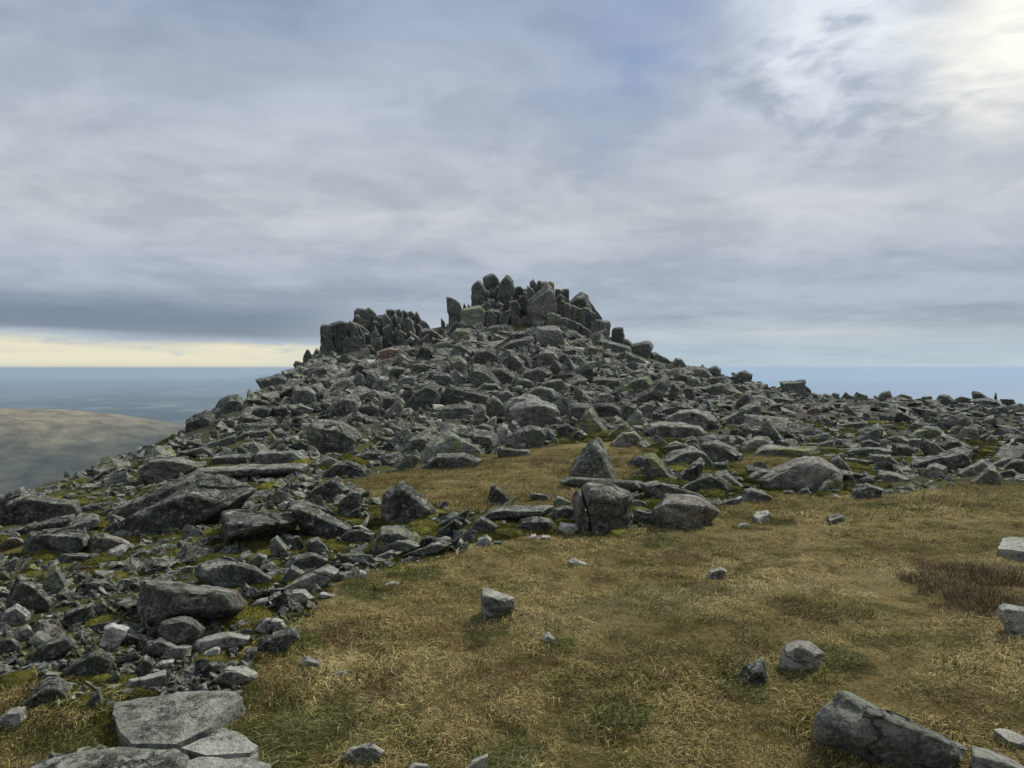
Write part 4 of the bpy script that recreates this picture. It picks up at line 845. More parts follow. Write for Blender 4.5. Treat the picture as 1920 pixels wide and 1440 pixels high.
B|rock|white-tipped boulder|large smooth boulder with a bright white tip beside the upper turf patch|714,972 716,927 730,916 747,907 757,903 768,913 790,934 818,958 793,970 760,977 737,982|sh=.7;d=.08
B|rock|||630,962 637,943 650,930 667,917 687,921 682,938 667,956 640,972|
S|rock|||652,973 660,957 676,949 678,960 667,978|
B|dark|||574,930 590,915 610,903 633,892 654,918 627,930 613,940|
B|rock|flat diamond stone|flat diamond-shaped stone between the log stone and the yellow-grey boulder|639,1007 653,993 680,991 704,1000 701,1020 670,1021|
B|lichen|yellow-grey boulder|large yellow-grey boulder with a squared left edge|699,1034 702,1012 706,1000 717,987 757,986 770,992 784,1003 784,1020 760,1024 710,1041|
S|rock|||712,1041 727,1018 745,1012 763,1012 788,1023 760,1036|
B|rock|||782,1019 790,1010 802,1004 826,1010 810,1024|
S|rock|curling slab|long curling slab tapering left along the stones' lower edge|752,1044 793,1028 827,1011 848,1018 828,1036 777,1046|
S|rock|||704,1043 720,1035 733,1031 754,1035 744,1047|
S|rock|||804,990 820,978 852,959 870,966 882,980 878,990 858,982|t=.3
B|rock|arched stone|rounded stone under a slanting thin slab|821,996 836,982 853,971 868,981 853,1008|
B|dark|turf patch spike|dark pointed stone poking from the upper turf patch|909,948 915,928 921,913 928,909 939,919 963,944|
S|pale|long pale ledge stone|long pale ledge stone above mossy gaps, mid view|900,974 924,954 955,947 1000,947 1037,948 1037,959 997,966 975,977 936,978|
B|rock|||877,1001 885,986 891,976 904,967 934,986 924,1000|
B|rock|pill-shaped stone|smooth pill-shaped dark stone below the long pale ledge stone|972,988 976,973 997,969 1034,972 1038,984 1022,995 982,998|
B|dark|||1035,970 1039,953 1059,947 1077,953 1081,977 1046,980|
B|rock|||1038,937 1045,929 1056,931 1070,942 1065,951 1040,948|
B|rock|||990,931 997,924 1012,925 1027,927 1031,934 1016,940|
W|white|white quartz lump|bright white quartz lump at the foot of the cracked boulder|1044,994 1049,982 1064,980 1079,982 1084,992 1065,999|
W|white||white quartz piece in moss left of the quartz lump|984,1014 994,1004 1004,1000 1006,1006 992,1014|
W|white||flat cluster-like white quartz stone at the turf's edge|1006,1011 1014,1005 1030,1004 1033,1010 1014,1014|
B|crust|||893,1025 897,1009 912,1001 922,1011 914,1029|
B|rock|||917,1028 927,1014 943,1016 937,1026|
B|rock|pointed sentinel|tall pointed sentinel boulder with a twisted tip and undercut foot|1068,895 1072,878 1078,866 1101,844 1112,828 1119,819 1127,825 1133,847 1148,873 1156,896 1141,902 1107,897|r=1128,856,.55;r=1122,885,.6;t=.75
S|dark|sentinel bench|wide flat bench slab beneath the pointed sentinel|1050,903 1066,893 1107,893 1157,897 1200,901 1215,915 1190,925 1130,918 1080,910|t=1.0;d=.1
S|rock|||1196,905 1232,900 1276,911 1312,926 1326,940 1240,942 1205,925|t=.8;d=.1
B|brown|cracked boulder|big brown-grey boulder split by a long thin crack|1111,994 1102,965 1095,938 1093,921 1103,909 1138,908 1162,916 1179,925 1184,938 1172,964 1170,990 1154,993 1115,996|r=1100,935,.6;r=1150,935,.6;t=.62;d=.05
B|brown|squared brown boulder|big squared brown boulder with a pale top edge at the turf's margin|1226,988 1228,953 1236,940 1247,928 1271,929 1307,932 1327,941 1348,960 1317,982 1255,991|r=1240,945,.6;r=1310,948,.6;t=.7;d=.05
B|lichen|yellow-flecked fin|upright fin-shaped boulder flecked yellow, right of the pointed sentinel|1206,898 1206,870 1208,853 1218,851 1229,852 1241,863 1256,880 1270,899 1262,906 1232,906|
B|dark|||1176,874 1185,859 1197,852 1207,856 1208,877|
S|pale|arched pale slab|arched pale slab bridging between the yellow-flecked fin and grey dome|1236,864 1263,844 1280,838 1297,836 1320,848 1338,870 1310,866 1279,876 1252,872|
B|brown|squirrel-shaped stone|knobbly brown stone shaped like a seated squirrel|1271,897 1276,886 1290,876 1313,858 1320,867 1316,889 1291,907 1278,911|
B|rock|grey turf-side dome|broad grey dome behind the squared brown boulder|1276,916 1296,901 1316,888 1335,886 1365,905 1374,920 1326,927 1291,926|
B|brown|fluted boulder|low boulder with vertical fluting at the upper turf's right end|1146,830 1157,818 1169,811 1191,807 1202,820 1203,836 1162,838|
B|rock|||1312,838 1322,829 1344,826 1376,838 1391,853 1370,866 1332,863 1316,852|
S|pale|||1246,836 1257,829 1268,825 1286,836 1263,842|
B|crust|||1167,990 1170,969 1178,957 1184,955 1187,968 1184,990|
B|rock|||1108,1000 1114,987 1122,980 1138,980 1142,995 1126,1002|
S|dark|||1173,945 1183,938 1193,936 1211,941 1211,953 1185,953|
S|dark|||1186,972 1196,950 1210,953 1227,958 1227,972 1200,982|
S|lichen|||1134,821 1150,804 1164,793 1175,790 1181,800 1155,818|
B|brown|great flat-faced boulder|great sloping flat-faced boulder behind the small turf patch|1422,901 1440,886 1467,875 1490,860 1507,856 1535,859 1553,870 1571,882 1574,893 1543,908 1513,917 1467,926 1437,914|r=1513,880,.5;r=1450,898,.4
S|brown|||1396,900 1408,889 1420,883 1463,873 1441,892 1415,901|
S|lichen|mossy-flanked wedge|smooth lichened wedge leaning right of the great flat-faced boulder|1526,931 1533,918 1545,904 1567,886 1579,892 1579,911 1553,922|
B|rock|||1385,941 1395,918 1407,913 1430,919 1448,931 1423,939 1390,947|
S|rock|||1342,945 1365,936 1391,929 1389,943 1368,949|
B|brown|||1554,866 1563,856 1572,851 1587,870 1599,889 1580,895 1560,879|
S|pale|||1342,886 1362,882 1380,898 1394,913 1382,917 1350,895|
B|rock|||1337,886 1340,868 1365,864 1368,884 1350,888|
B|rock|||1338,858 1340,840 1345,826 1365,832 1384,842 1388,855 1360,860|
S|pale|pale edge stones|pale low stone on the turf's far edge with a white scuffed face|1588,938 1603,917 1623,907 1654,917 1641,937 1610,940|
B|rock|||1612,900 1623,889 1639,895 1639,907 1620,912|
S|rock|||1542,932 1550,918 1575,917 1573,930|
S|pale|||1554,938 1565,926 1578,931 1570,940|
B|dark|||1462,937 1470,920 1487,919 1496,934|
B|rock|||1494,926 1504,916 1513,911 1521,924 1507,934|
S|rock|||1584,858 1632,864 1624,875 1600,876|
B|rock|||885,678 892,662 898,651 920,647 937,657 933,673 907,690 897,687|
B|rock|||939,679 948,668 957,659 970,667 982,678 983,692 961,697 945,690|
B|rock|||967,661 975,654 984,650 992,665 1002,692 984,692 979,674|
B|pale|fan-shaped stone|fan-shaped pale stone on the upper slope below the grassy ledge|999,687 1009,666 1021,656 1039,658 1048,670 1038,684 1020,692|
S|dark|white-speckled lozenge|dark lozenge slab speckled white beside tiny white stones|980,700 993,692 1015,687 1037,699 1014,715 992,713|
B|dark|||915,690 925,685 943,682 954,693 971,708 957,720 939,716 926,702|
B|rock|||880,703 889,685 907,686 920,699 940,719 928,724 904,719 889,727|
B|brown|||841,673 861,666 875,678 874,701 864,706 851,695|
P|brown|upright brown post|narrow brown post standing above the roof-shaped overhang|843,722 843,699 854,692 862,706 867,724|
B|rock|||960,720 970,708 992,712 1004,729 973,731|
S|rock|||889,732 907,717 932,719 940,729 917,733|
B|rock|||1006,726 1028,714 1051,711 1062,724 1051,732|
P|dark|black thorn stone|thin black thorn-like stone left of the pale-topped wedge|1071,760 1075,740 1078,723 1090,734 1093,758|
B|dark|||1066,782 1068,762 1076,756 1111,759 1110,788 1080,790|
B|rock|||1066,791 1073,780 1084,787 1077,799|
B|brown|||1069,825 1078,813 1089,806 1102,815 1087,828|
S|brown|||1067,824 1072,812 1078,800 1085,806 1076,822|
B|rock|||1022,821 1029,806 1044,816 1040,827|
B|dark|||1041,801 1061,792 1077,803 1055,821|
B|crust|||911,794 920,785 930,780 932,795 917,800|
S|lichen|||840,634 858,615 882,615 885,630 852,642|
B|pale|cracked capped block|blocky pale stone with a crack across its cap below the summit wall|997,629 1008,613 1030,611 1047,613 1054,630 1059,650 1015,644 1000,636|
B|rock|||950,643 959,623 987,619 989,636|
S|rock|||935,654 957,639 998,630 1001,647 961,654|
B|rock|||999,606 1005,601 1024,602 1018,620 1001,621|
B|pale|||918,641 922,632 927,626 950,635 941,647|
B|lichen|||1093,660 1101,647 1129,649 1136,668 1101,669|
S|rock|||913,616 925,609 937,609 935,624 916,624|
B|dark|left tor rear wall|low dark rear wall of the left tor, seen in gaps between its lower pillars|606,655 607,616 630,611 668,612 690,640 690,660|Y=45;t=1.2
B|dark||dark rear mass behind the comb and hump of the left tor|672,650 670,590 690,588 702,600 716,604 730,590 765,594 790,606 800,640|Y=47.4;t=1.2
B|dark|summit rear wall|rear wall of the summit tor glimpsed between its pillars|890,600 892,560 912,540 950,545 985,556 1005,548 1040,548 1068,566 1070,610|Y=50.4;t=1.4
'''

# the jointed stones between the big pillars of the two tors, each its own stone
def joints():
    r = random.Random(44); out = []
    def row(prof, x0, x1, step, lo, hi, Ya, Yb, mats, skip=()):
        x = x0
        while x < x1:
            w_ = step * r.uniform(0.7, 1.5); xc = x + w_ / 2
            if not any(a < xc < b for a, b in skip):
                t = float(np.interp(xc, [p[0] for p in prof], [p[1] for p in prof])) + r.uniform(lo, hi); ln = r.uniform(-9, 9); pk = r.uniform(0.1, 0.9)
                bt = t + r.uniform(26, 40)
                pts_ = [(x, bt), (x + ln * .6, t + r.uniform(6, 17)), (x + w_ * pk + ln, t), (x + w_ + ln * .8, t + r.uniform(5, 16)), (x + w_, bt)]
                out.append(('P', r.choice(mats), '', '', np.array(pts_), dict(r=[], Y=r.uniform(Ya, Yb))))
            x += w_ * 0.82
    LT = [(603,611),(622,608),(640,604),(664,607),(668,581),(684,579),(700,588),(716,600),(727,582),(748,583),(765,590),(776,590),(790,601),(803,617)]
    ST = [(862,590),(886,548),(905,530),(935,530),(950,532),(975,545),(990,545),(1010,536),(1035,538),(1055,548),(1070,566),(1105,562),(1118,588)]
    row(LT, 606, 800, 11, 2, 12, 44.4, 45.2, ['rock', 'dark', 'rock'])
    row(LT, 604, 800, 12, 16, 34, 43.0, 43.6, ['rock', 'pale', 'rock', 'dark'])
    row(ST, 886, 1064, 11, 6, 24, 48.2, 49.0, ['rock', 'dark', 'rock'], skip=[(985, 1046)])
    row(ST, 886, 985, 12, 34, 52, 46.8, 47.4, ['rock', 'pale', 'rock'])
    return out
# pixel outlines are turned into solid rocks in metres, seated on the ground
heroes = []      # dict(poly, Y, ...) for the spacing of the loose scree
def parse():
    for ln in STONES.strip().splitlines():
        f = ln.split('|')
        pts = np.array([[float(c) for c in q.split(',')] for q in f[4].split()])
        o = dict(r=[])
        for q in f[5].split(';'):
            if '=' not in q: continue
            k, v = q.split('=')
            if k == 'r': o['r'].append([float(c) for c in v.split(',')])
            else: o[k] = float(v)
        yield f[0], f[1], f[2], f[3], pts, o
def level_for(wpx): return 6 if wpx > 250 else 5 if wpx > 90 else 4 if wpx > 28 else 3
def seat_depth(uc, vb):
    g = ground_hit(uc, vb)[0]
    if np.isnan(g):
        ysk = float(np.interp(uc, SKY_U, SKY_Y)); g = ysk
    return float(g)
def at_px(u, v, Y):
    sx, sz = slopes(u, v); return np.stack([sx * Y, 0 * sx + Y, EYE + sz * Y], -1)
NAMES = dict(P='rock_pillar', B='boulder', S='rock_slab', F='flat_slab', W='quartz_stone')
CATS = dict(P='rock pillar', B='boulder', S='rock slab', F='rock slab', W='white stone')
def build_heroes():
    for k, (kind, mat, ref, label, pts, o) in enumerate(list(parse()) + joints()):
        r = random.Random(1000 + k)
        if kind == 'P' and (not label or 600 < pts[:, 0].min() < 800): pts = (pts - pts.mean(0)) * [1.22, 1.0] + pts.mean(0)
        w = np.ptp(pts[:, 0]); h = np.ptp(pts[:, 1]); uc = (pts[:, 0].min() + pts[:, 0].max()) / 2; vb = pts[:, 1].max(); vt = pts[:, 1].min()
        if kind == 'F':
            hh = o.get('h', 0.08); P = []
            yg = ground_hit(pts[:, 0], pts[:, 1], hh); yg = np.where(np.isnan(yg), np.nanmean(yg), yg)
            # one raised face a hand above the turf, sides buried
            top = at_px(pts[:, 0], pts[:, 1], yg)
            top[:, 2] = H0(top[:, 0], top[:, 1])
            zz = hh + 0.0 * top[:, 2]
            c = top.mean(0); top = top.copy(); top[:, 2] += zz
            # plane fit keeps the top flat
            A = np.c_[top[:, :2], np.ones(len(top))]; co = np.linalg.lstsq(A, top[:, 2], rcond=None)[0]; top[:, 2] = A @ co
            V, F = flat_slab(top, hh, k)
            Y0 = float(c[1]); me = mesh_np(NAMES[kind], V - c, F, M[mat]); loc = c
        else:
            Yg = o.get('Y') or seat_depth(uc, vb)
            wm, hm = w * Yg / FPX, h * Yg / FPX
            t = {'P': 0.75 * wm, 'B': 0.85 * min(wm, 1.7 * hm), 'S': 0.60 * wm, 'W': 0.8 * wm}[kind] * r.uniform(0.85, 1.15)
            t = max(t, 0.05)
            if 't' in o: t = o['t'] * (1 if o['t'] < 3 else 1)
            if 'Y' in o and kind == 'P': pass
            Y0 = Yg + (r.uniform(-.35, .35) if kind == 'P' else 0) if 'Y' in o else Yg + 0.42 * t
            P = [at_px(pts[:, 0], pts[:, 1], Y0)]
            cu, cv = pts.mean(0)
            drop = {'P': 0.04, 'B': r.uniform(0.06, 0.26), 'S': r.uniform(0.12, 0.32), 'W': 0.25}[kind]
            drop = o.get('d', drop)
            sh = {'P': 0.95, 'B': 0.84, 'S': 0.86, 'W': 0.75}[kind]; sh = o.get('sh', sh); tx = (0 if 'sh' in o else r.uniform(-1, 1)) * {'P': 0.6, 'B': 0.45, 'S': 0.2, 'W': 0.3}[kind]
            q = (pts - [cu, cv]) * sh + [cu, cv]; q[:, 1] = vb - (vb - q[:, 1]) * (1 - drop)
            skew = r.uniform(-0.12, 0.12) * w
            fu_ = np.clip(q[:, 0] + skew, pts[:, 0].min(), pts[:, 0].max()); fy_ = Y0 - t * (0.45 + tx * (fu_ - cu) / w)
            fr = at_px(fu_, q[:, 1], fy_); P.append(fr)
            q = (pts - [cu, cv]) * 0.75 + [cu, cv]
            q[:, 1] += 0.06 * h
            bk = at_px(q[:, 0], q[:, 1], Y0 + t * 0.5); P.append(bk)
            for (ru, rv, rf) in o['r']:
                a = at_px(np.array([ru]), np.array([rv]), Y0 - t * rf); P.append(a)
            P = np.concatenate(P)
            gz = float(H0(np.array(P[:, 0].mean()), np.array(Y0)))
            low = P[P[:, 2] < P[:, 2].min() + 0.35 * np.ptp(P[:, 2])].copy()
            low[:, 2] = min(low[:, 2].min() - 0.12 * hm, gz - 0.15 * min(hm, 1.0)); low[:, 0] = (low[:, 0] - P[:, 0].mean()) * 0.9 + P[:, 0].mean()
            P = np.concatenate([P, low])
            px_ = max(w, h); V, F = hull_mesh(P, 11 if px_ < 28 else 16 if px_ < 60 else 26 if px_ < 120 else 44, 3.7 * k + 1, 0.022, 0.018 if px_ < 60 else 0.024, 0.02 if kind == 'P' else 0.035)
            loc = np.array([P[:, 0].mean(), Y0, max(gz, V[:, 2].min())])
            me = mesh_np(NAMES[kind], V - loc, F, M[mat])
        ob = link(NAMES[kind], me, tuple(loc))
        heroes.append(dict(ob=ob, kind=kind, mat=mat, ref=ref, label=label, pts=pts, Y=Y0, w=w, h=h, u=uc, v=(vb + vt) / 2, vb=vb, vt=vt))
def flat_slab(top, hh, k):
    """irregular flat slab: triangulated outline with a chipped rim, real thickness"""
    q = []
    for i in range(len(top)):
        a, c_ = top[i], top[(i + 1) % len(top)]; m = max(1, int(np.linalg.norm(c_ - a) / 0.05))
        for j in range(m): q.append(a + (c_ - a) * j / m)
    q = np.array(q); cc = q.mean(0); dr = q - cc; dr[:, 2] = 0
    q = q + dr / (np.linalg.norm(dr, axis=1, keepdims=True) + 1e-6) * (0.035 * fbm(q * 3.0 + k, 3) + 0.015 * fbm(q * 14.0 + k, 2))[:, None] * min(1.0, np.ptp(top[:, 0]) * 1.2)
    top = q; n = len(top); b = bmesh.new()
    tv = [b.verts.new(p) for p in top]
    f = b.faces.new(tv); f.normal_update()
    if f.normal.z < 0: f.normal_flip()
    e = bmesh.ops.extrude_face_region(b, geom=[f]); vs = [v for v in e['geom'] if isinstance(v, bmesh.types.BMVert)]
    c = Vector(top.mean(0))
    for v in vs: pass
    for v in tv:
        v.co.z -= hh * 1.0 + 0.14; d = v.co - c; v.co.x += d.x * 0.05; v.co.y += d.y * 0.05
    bmesh.ops.recalc_face_normals(b, faces=b.faces)
    bmesh.ops.triangulate(b, faces=b.faces)
    for _ in range(6):
        le = [e for e in b.edges if e.calc_length() > 0.045]
        if not le or len(b.verts) > 26000: break
        bmesh.ops.subdivide_edges(b, edges=le, cuts=1, use_grid_fill=True)
        bmesh.ops.triangulate(b, faces=[f for f in b.faces if len(f.verts) > 3])
    bmesh.ops.recalc_face_normals(b, faces=b.faces); b.normal_update()
    V = np.array([v.co[:] for v in b.verts]); N = np.array([v.normal[:] for v in b.verts]); F = np.array([[v.index for v in f.verts] for f in b.faces]); b.free()
    P = V * np.array([1, 1, 2.0]) + k * 3.1
    ridge = fbm(np.stack([V[:, 0] * 3 + V[:, 1] * 1.5, V[:, 1] * 9 - V[:, 0] * 4, V[:, 2] * 3 + k], -1), 3)
    d = 0.030 * fbm(P * 3.0, 3) + 0.014 * ridge + 0.006 * fbm(P * 26, 2)
    st = fbm(np.stack([V[:, 0] * 1.8, V[:, 1] * 2.6, V[:, 0] * 0 + 7.7 * k], -1), 2)
    d = d + 0.02 * (np.floor(st * 5) / 5)
    return V + N * d[:, None], F
build_heroes()

# the crack's flake of the cracked boulder: a part of its own
cb = next(h for h in heroes if h['ref'] == 'cracked boulder')
fp = np.array([(1081,990),(1078,965),(1077,938),(1086,921),(1088,938),(1095,965),(1103,991),(1092,993)], float)
P0 = at_px(fp[:, 0], fp[:, 1], cb['Y'] - 0.02); P1 = P0.copy(); P1[:, 1] -= 0.24; P1[:, 0] = (P1[:, 0] - P0[:, 0].mean()) * 0.8 + P0[:, 0].mean(); P2 = P0.copy(); P2[:, 1] += 0.28
PP = np.concatenate([P0, P1, P2]); lo = PP[PP[:, 2] < PP[:, 2].min() + 0.2].copy(); lo[:, 2] -= 0.12
V, F = hull_rock(np.concatenate([PP, lo]), 4, 77.0)
fl = bpy.data.objects.new('split_flake', mesh_np('split_flake', V - np.array(cb['ob'].location), F, M['brown'])); COL.objects.link(fl); fl.parent = cb['ob']
fl['label'] = 'thin flake split off by the long crack'
# ------------------------------------------------------------------ loose scree: shapes shared by many stones
AXES = [(1, .7, .42), (1, .62, .5), (1, .8, .3), (1, .55, .38), (1, .85, .6), (1, .45, .3), (1, .75, .5), (1, .9, .26)]
LIBN = 32
lib_hi = [random_stone(18, 11 + i, AXES[i % len(AXES)]) for i in range(LIBN)]
lib_lo = [random_stone(9, 11 + i, AXES[i % len(AXES)]) for i in range(LIBN)]
mats_cycle = ['rock', 'pale', 'dark', 'crust', 'brown', 'rock', 'dark', 'rock', 'pale', 'rock', 'rock', 'dark'] + ['rock', 'dark', 'rock', 'pale', 'rock', 'brown', 'rock', 'crust', 'dark', 'lichen', 'rock', 'pale', 'rock', 'rock', 'brown', 'dark', 'rock', 'pale', 'lichen', 'rock']
mesh_hi = [mesh_np('scree_stone', V, F, M[mats_cycle[i]]) for i, (V, F) in enumerate(lib_hi)]
mesh_lo = [mesh_np('scree_stone', V, F, M[mats_cycle[i]]) for i, (V, F) in enumerate(lib_lo)]
near_white = mesh_np('scree_stone', *lib_hi[3], M['white'])

def open_ground(u, v):
    """share of bare mossy ground between the stones (0 = all stone) read off the photograph"""
    e = np.full(u.shape, 0.02)
    def blob(uc, vc, a, b, s):
        nonlocal e; e = np.maximum(e, s * np.exp(-(((u - uc) / a) ** 2 + ((v - vc) / b) ** 2)))
    blob(250, 1060, 260, 60, .25); blob(150, 1200, 260, 110, .22); blob(420, 1160, 160, 90, .6); blob(520, 1030, 160, 35, .72); blob(100, 1330, 150, 70, .8)
    blob(760, 1000, 160, 45, .8); blob(960, 995, 160, 30, .75); blob(470, 1230, 120, 40, .6)
    blob(1480, 890, 130, 50, .5); blob(1520, 800, 150, 40, .45); blob(1840, 850, 60, 30, .8); blob(1240, 850, 130, 25, .7); blob(1080, 820, 80, 16, .6); blob(1700, 800, 160, 16, .3)
    blob(1200, 960, 120, 40, .5); blob(1150, 850, 60, 30, .8)
    return e

def scatter():
    L = []
    # even cover in view, sizes in pixels of the photograph turned into metres by their distance
    n = 36000
    u = rng.uniform(-160, 2080, n); v = rng.uniform(585, 1440, n)
    u = np.concatenate([u, rng.uniform(480, 1500, 9000)]); v = np.concatenate([v, rng.uniform(600, 760, 9000)])
    Y = ground_hit(u, v); ok = ~np.isnan(Y); u, v, Y = u[ok], v[ok], Y[ok]
    s = np.exp(rng.normal(np.where(v > 960, math.log(22), math.log(18)), 0.50)); s = np.clip(s, 7, 66)
    small = rng.uniform(0, 1, len(u)) < 0.35; s = np.where(small, s * 0.5, s)
    thin = (v > 900) & (rng.uniform(0, 1, len(u)) < 0.0); u, v, Y, s = u[~thin], v[~thin], Y[~thin], s[~thin]
    s = np.where((u > 1150) & (v < 800) & (s > 34), 34, s)
    keep = rng.uniform(0, 1, len(u)) > open_ground(u, v) * np.clip(s / 14, 0.6, 1.3)
    u, v, Y, s = u[keep], v[keep], Y[keep], s[keep]
    X = slopes(u, v)[0] * Y; size = s * Y / FPX
    L.append((X, Y, size))
    # and over the whole slope, seen from this spot or not
    n = 7000
    X = rng.uniform(-40, 62, n); Y = rng.uniform(13, 66, n); size = np.clip(np.exp(rng.normal(math.log(0.42), 0.5, n)), 0.15, 1.3)
    L.append((X, Y, size))
    X = np.concatenate([l[0] for l in L]); Y = np.concatenate([l[1] for l in L]); size = np.concatenate([l[2] for l in L])
    g = grass_mask(X, Y); X, Y, size = X[~g], Y[~g], size[~g]
    return X, Y, size
X, Y, S = scatter()
Z = H0(X, Y)
u, v = project(X, Y, Z)
# a stone never hides one of the traced ones standing behind it
top = project(X, Y, Z + 0.45 * S)[1]; hw = S * FPX / Y * 0.42
bad = np.zeros(len(X), bool)
for h in heroes:
    if h['kind'] == 'F':
        bad |= inpoly(u, v, [tuple(p) for p in h['pts']]) | inpoly(u, top, [tuple(p) for p in h['pts']]); continue
    near = (Y < h['Y'] + 0.6 * h['w'] * h['Y'] / FPX) & (np.abs(u - h['u']) < h['w'] / 2 + hw + 4) & (top < h['vb']) & (v > h['vt'] - 6)
    if not near.any(): continue
    k = np.where(near)[0]
    c = h['pts'].mean(0); q = (h['pts'] - c) * 0.97 + c
    q[:, 1] = np.minimum(q[:, 1], h['vb'] - 0.16 * h['h']); poly = [tuple(p) for p in q]
    hit = inpoly(u[k], top[k], poly) | inpoly(u[k] - hw[k], (top[k] + v[k]) / 2, poly) | inpoly(u[k] + hw[k], (top[k] + v[k]) / 2, poly) | inpoly(u[k], v[k], poly)
    bad[k] |= hit
# the skyline is that of the photograph: nothing loose may rise above it
SKYLINE = [(-600,925),(0,925),(45,915),(120,893),(200,858),(260,828),(330,795),(400,752),(450,735),(500,700),(560,668),(603,645),(660,612),(690,610),(760,600),(803,618),(826,612),(870,600),(1000,598),(1060,600),(1128,606),(1150,636),(1185,650),(1225,668),(1262,684),(1300,689),(1345,700),(1400,703),(1460,716),(1510,728),(1560,739),(1600,741),(1700,744),(1800,748),(1920,752),(2600,752)]
sky = np.interp(u, [a for a, b in SKYLINE], [b for a, b in SKYLINE]) - np.where(u > 1280, 3.5, 0)
vis = (Y < np.interp(u, SKY_U, SKY_Y) + 3)
bad |= (top < sky - 2) & (Y > 10)
# inside the tors only small rubble
X, Y, S, Z, u, v = (a[~bad] for a in (X, Y, S, Z, u, v))
n = len(X)
gx_ = (H0(X + 0.4, Y) - H0(X - 0.4, Y)) / 0.8; gy_ = (H0(X, Y + 0.4) - H0(X, Y - 0.4)) / 0.8
yaw = rng.uniform(0, 2 * math.pi, n)
yaw = np.where((u < 700) & (rng.uniform(0, 1, n) < 0.5), rng.normal(0.25, 0.3, n), yaw)
tilt = np.where(u > 1250, 14.0, 25.0) * np.where(rng.uniform(0, 1, n) < 0.15, 2.2, 1.0)
rx = np.radians(rng.normal(0, 1, n) * tilt) + np.arctan(gy_) * 0.8; ry = np.radians(rng.normal(0, 1, n) * tilt) - np.arctan(gx_) * 0.8
ROT = []
for i in range(n):
    m = Matrix.Rotation(float(rx[i]), 3, 'X') @ Matrix.Rotation(float(ry[i]), 3, 'Y') @ Matrix.Rotation(float(yaw[i]), 3, 'Z')
    ROT.append(m.to_euler()[:])
ROT = np.array(ROT)
idx = rng.integers(0, LIBN, n)
idx = np.where((idx % LIBN == 7) & (rng.uniform(0, 1, n) < 0.5), 0, idx)
hgt = np.array([AXES[i % len(AXES)][2] for i in idx]) * S
Z = Z + hgt * rng.uniform(0.02, 0.34, n)
px = S * FPX / Y
onscreen = (u > -10) & (u < 1930) & (v > 560) & (v < 1460) & vis[~bad]
order = np.argsort(-np.where(onscreen, px, 0))
single = np.zeros(n, bool); single[order[:290]] = True

scree = []
for i in np.where(single)[0]:
    me = mesh_hi[idx[i]] if px[i] > 24 else mesh_lo[idx[i]]
    o = bpy.data.objects.new('loose_stone', me); COL.objects.link(o)
    o.location = (X[i], Y[i], Z[i]); o.rotation_euler = ROT[i]; o.scale = (S[i],) * 3
    scree.append(dict(ob=o, u=float(u[i]), v=float(v[i] - px[i] * .15), w=float(px[i]), h=float(px[i] * AXES[idx[i] % 8][2]), mat=mats_cycle[idx[i]], ref='', kind='L', Y=Y[i], ax=AXES[idx[i] % 8]))

# ------------------------------------------------------------------ instancing object (stuff only): points with rot / scale / kind
def hidden_collection(name, meshes):
    c = bpy.data.collections.new(name)
    for i, me in enumerate(meshes):
        o = bpy.data.objects.new('%s_%02d' % (name, i), me); c.objects.link(o)
    return c
def instancer(name, P, rot, scl, ids, coll, label, cat=None):
    me = bpy.data.meshes.new(name); me.vertices.add(len(P)); me.vertices.foreach_set('co', np.asarray(P, np.float32).ravel())
    for nm, ty, arr, key in (('rot', 'FLOAT_VECTOR', rot, 'vector'), ('scl', 'FLOAT_VECTOR', scl, 'vector'), ('pick', 'INT', ids, 'value')):
        a = me.attributes.new(nm, ty, 'POINT'); a.data.foreach_set(key, np.ascontiguousarray(arr, np.int32 if ty == 'INT' else np.float32).ravel())
    o = link(name, me)
    g = bpy.data.node_groups.new(name, 'GeometryNodeTree')
    g.interface.new_socket('Geometry', in_out='INPUT', socket_type='NodeSocketGeometry'); g.interface.new_socket('Geometry', in_out='OUTPUT', socket_type='NodeSocketGeometry')
    N = g.nodes; L = g.links
    gi = N.new('NodeGroupInput'); go = N.new('NodeGroupOutput'); ci = N.new('GeometryNodeCollectionInfo'); ci.inputs['Collection'].default_value = coll
    ci.inputs['Separate Children'].default_value = True; ci.inputs['Reset Children'].default_value = True
    ip = N.new('GeometryNodeInstanceOnPoints'); ip.inputs['Pick Instance'].default_value = True
    def named(nm, ty):
        q = N.new('GeometryNodeInputNamedAttribute'); q.data_type = ty; q.inputs['Name'].default_value = nm; return q.outputs['Attribute']
    er = N.new('FunctionNodeEulerToRotation')
    L.new(gi.outputs[0], ip.inputs['Points']); L.new(ci.outputs[0], ip.inputs['Instance']); L.new(named('pick', 'INT'), ip.inputs['Instance Index'])
    L.new(named('rot', 'FLOAT_VECTOR'), er.inputs[0]); L.new(er.outputs[0], ip.inputs['Rotation']); L.new(named('scl', 'FLOAT_VECTOR'), ip.inputs['Scale'])
    L.new(ip.outputs[0], go.inputs[0])
    md = o.modifiers.new('scatter', 'NODES'); md.node_group = g
    tag(o, label, cat, kind='stuff'); return o
rest = ~single
c_sc = hidden_collection('scree_shape', mesh_lo + [near_white])
instancer('scree', np.stack([X, Y, Z], -1)[rest], ROT[rest], np.repeat(S[rest][:, None], 3, 1), idx[rest], c_sc, 'countless smaller grey stones filling the slopes between the larger boulders')

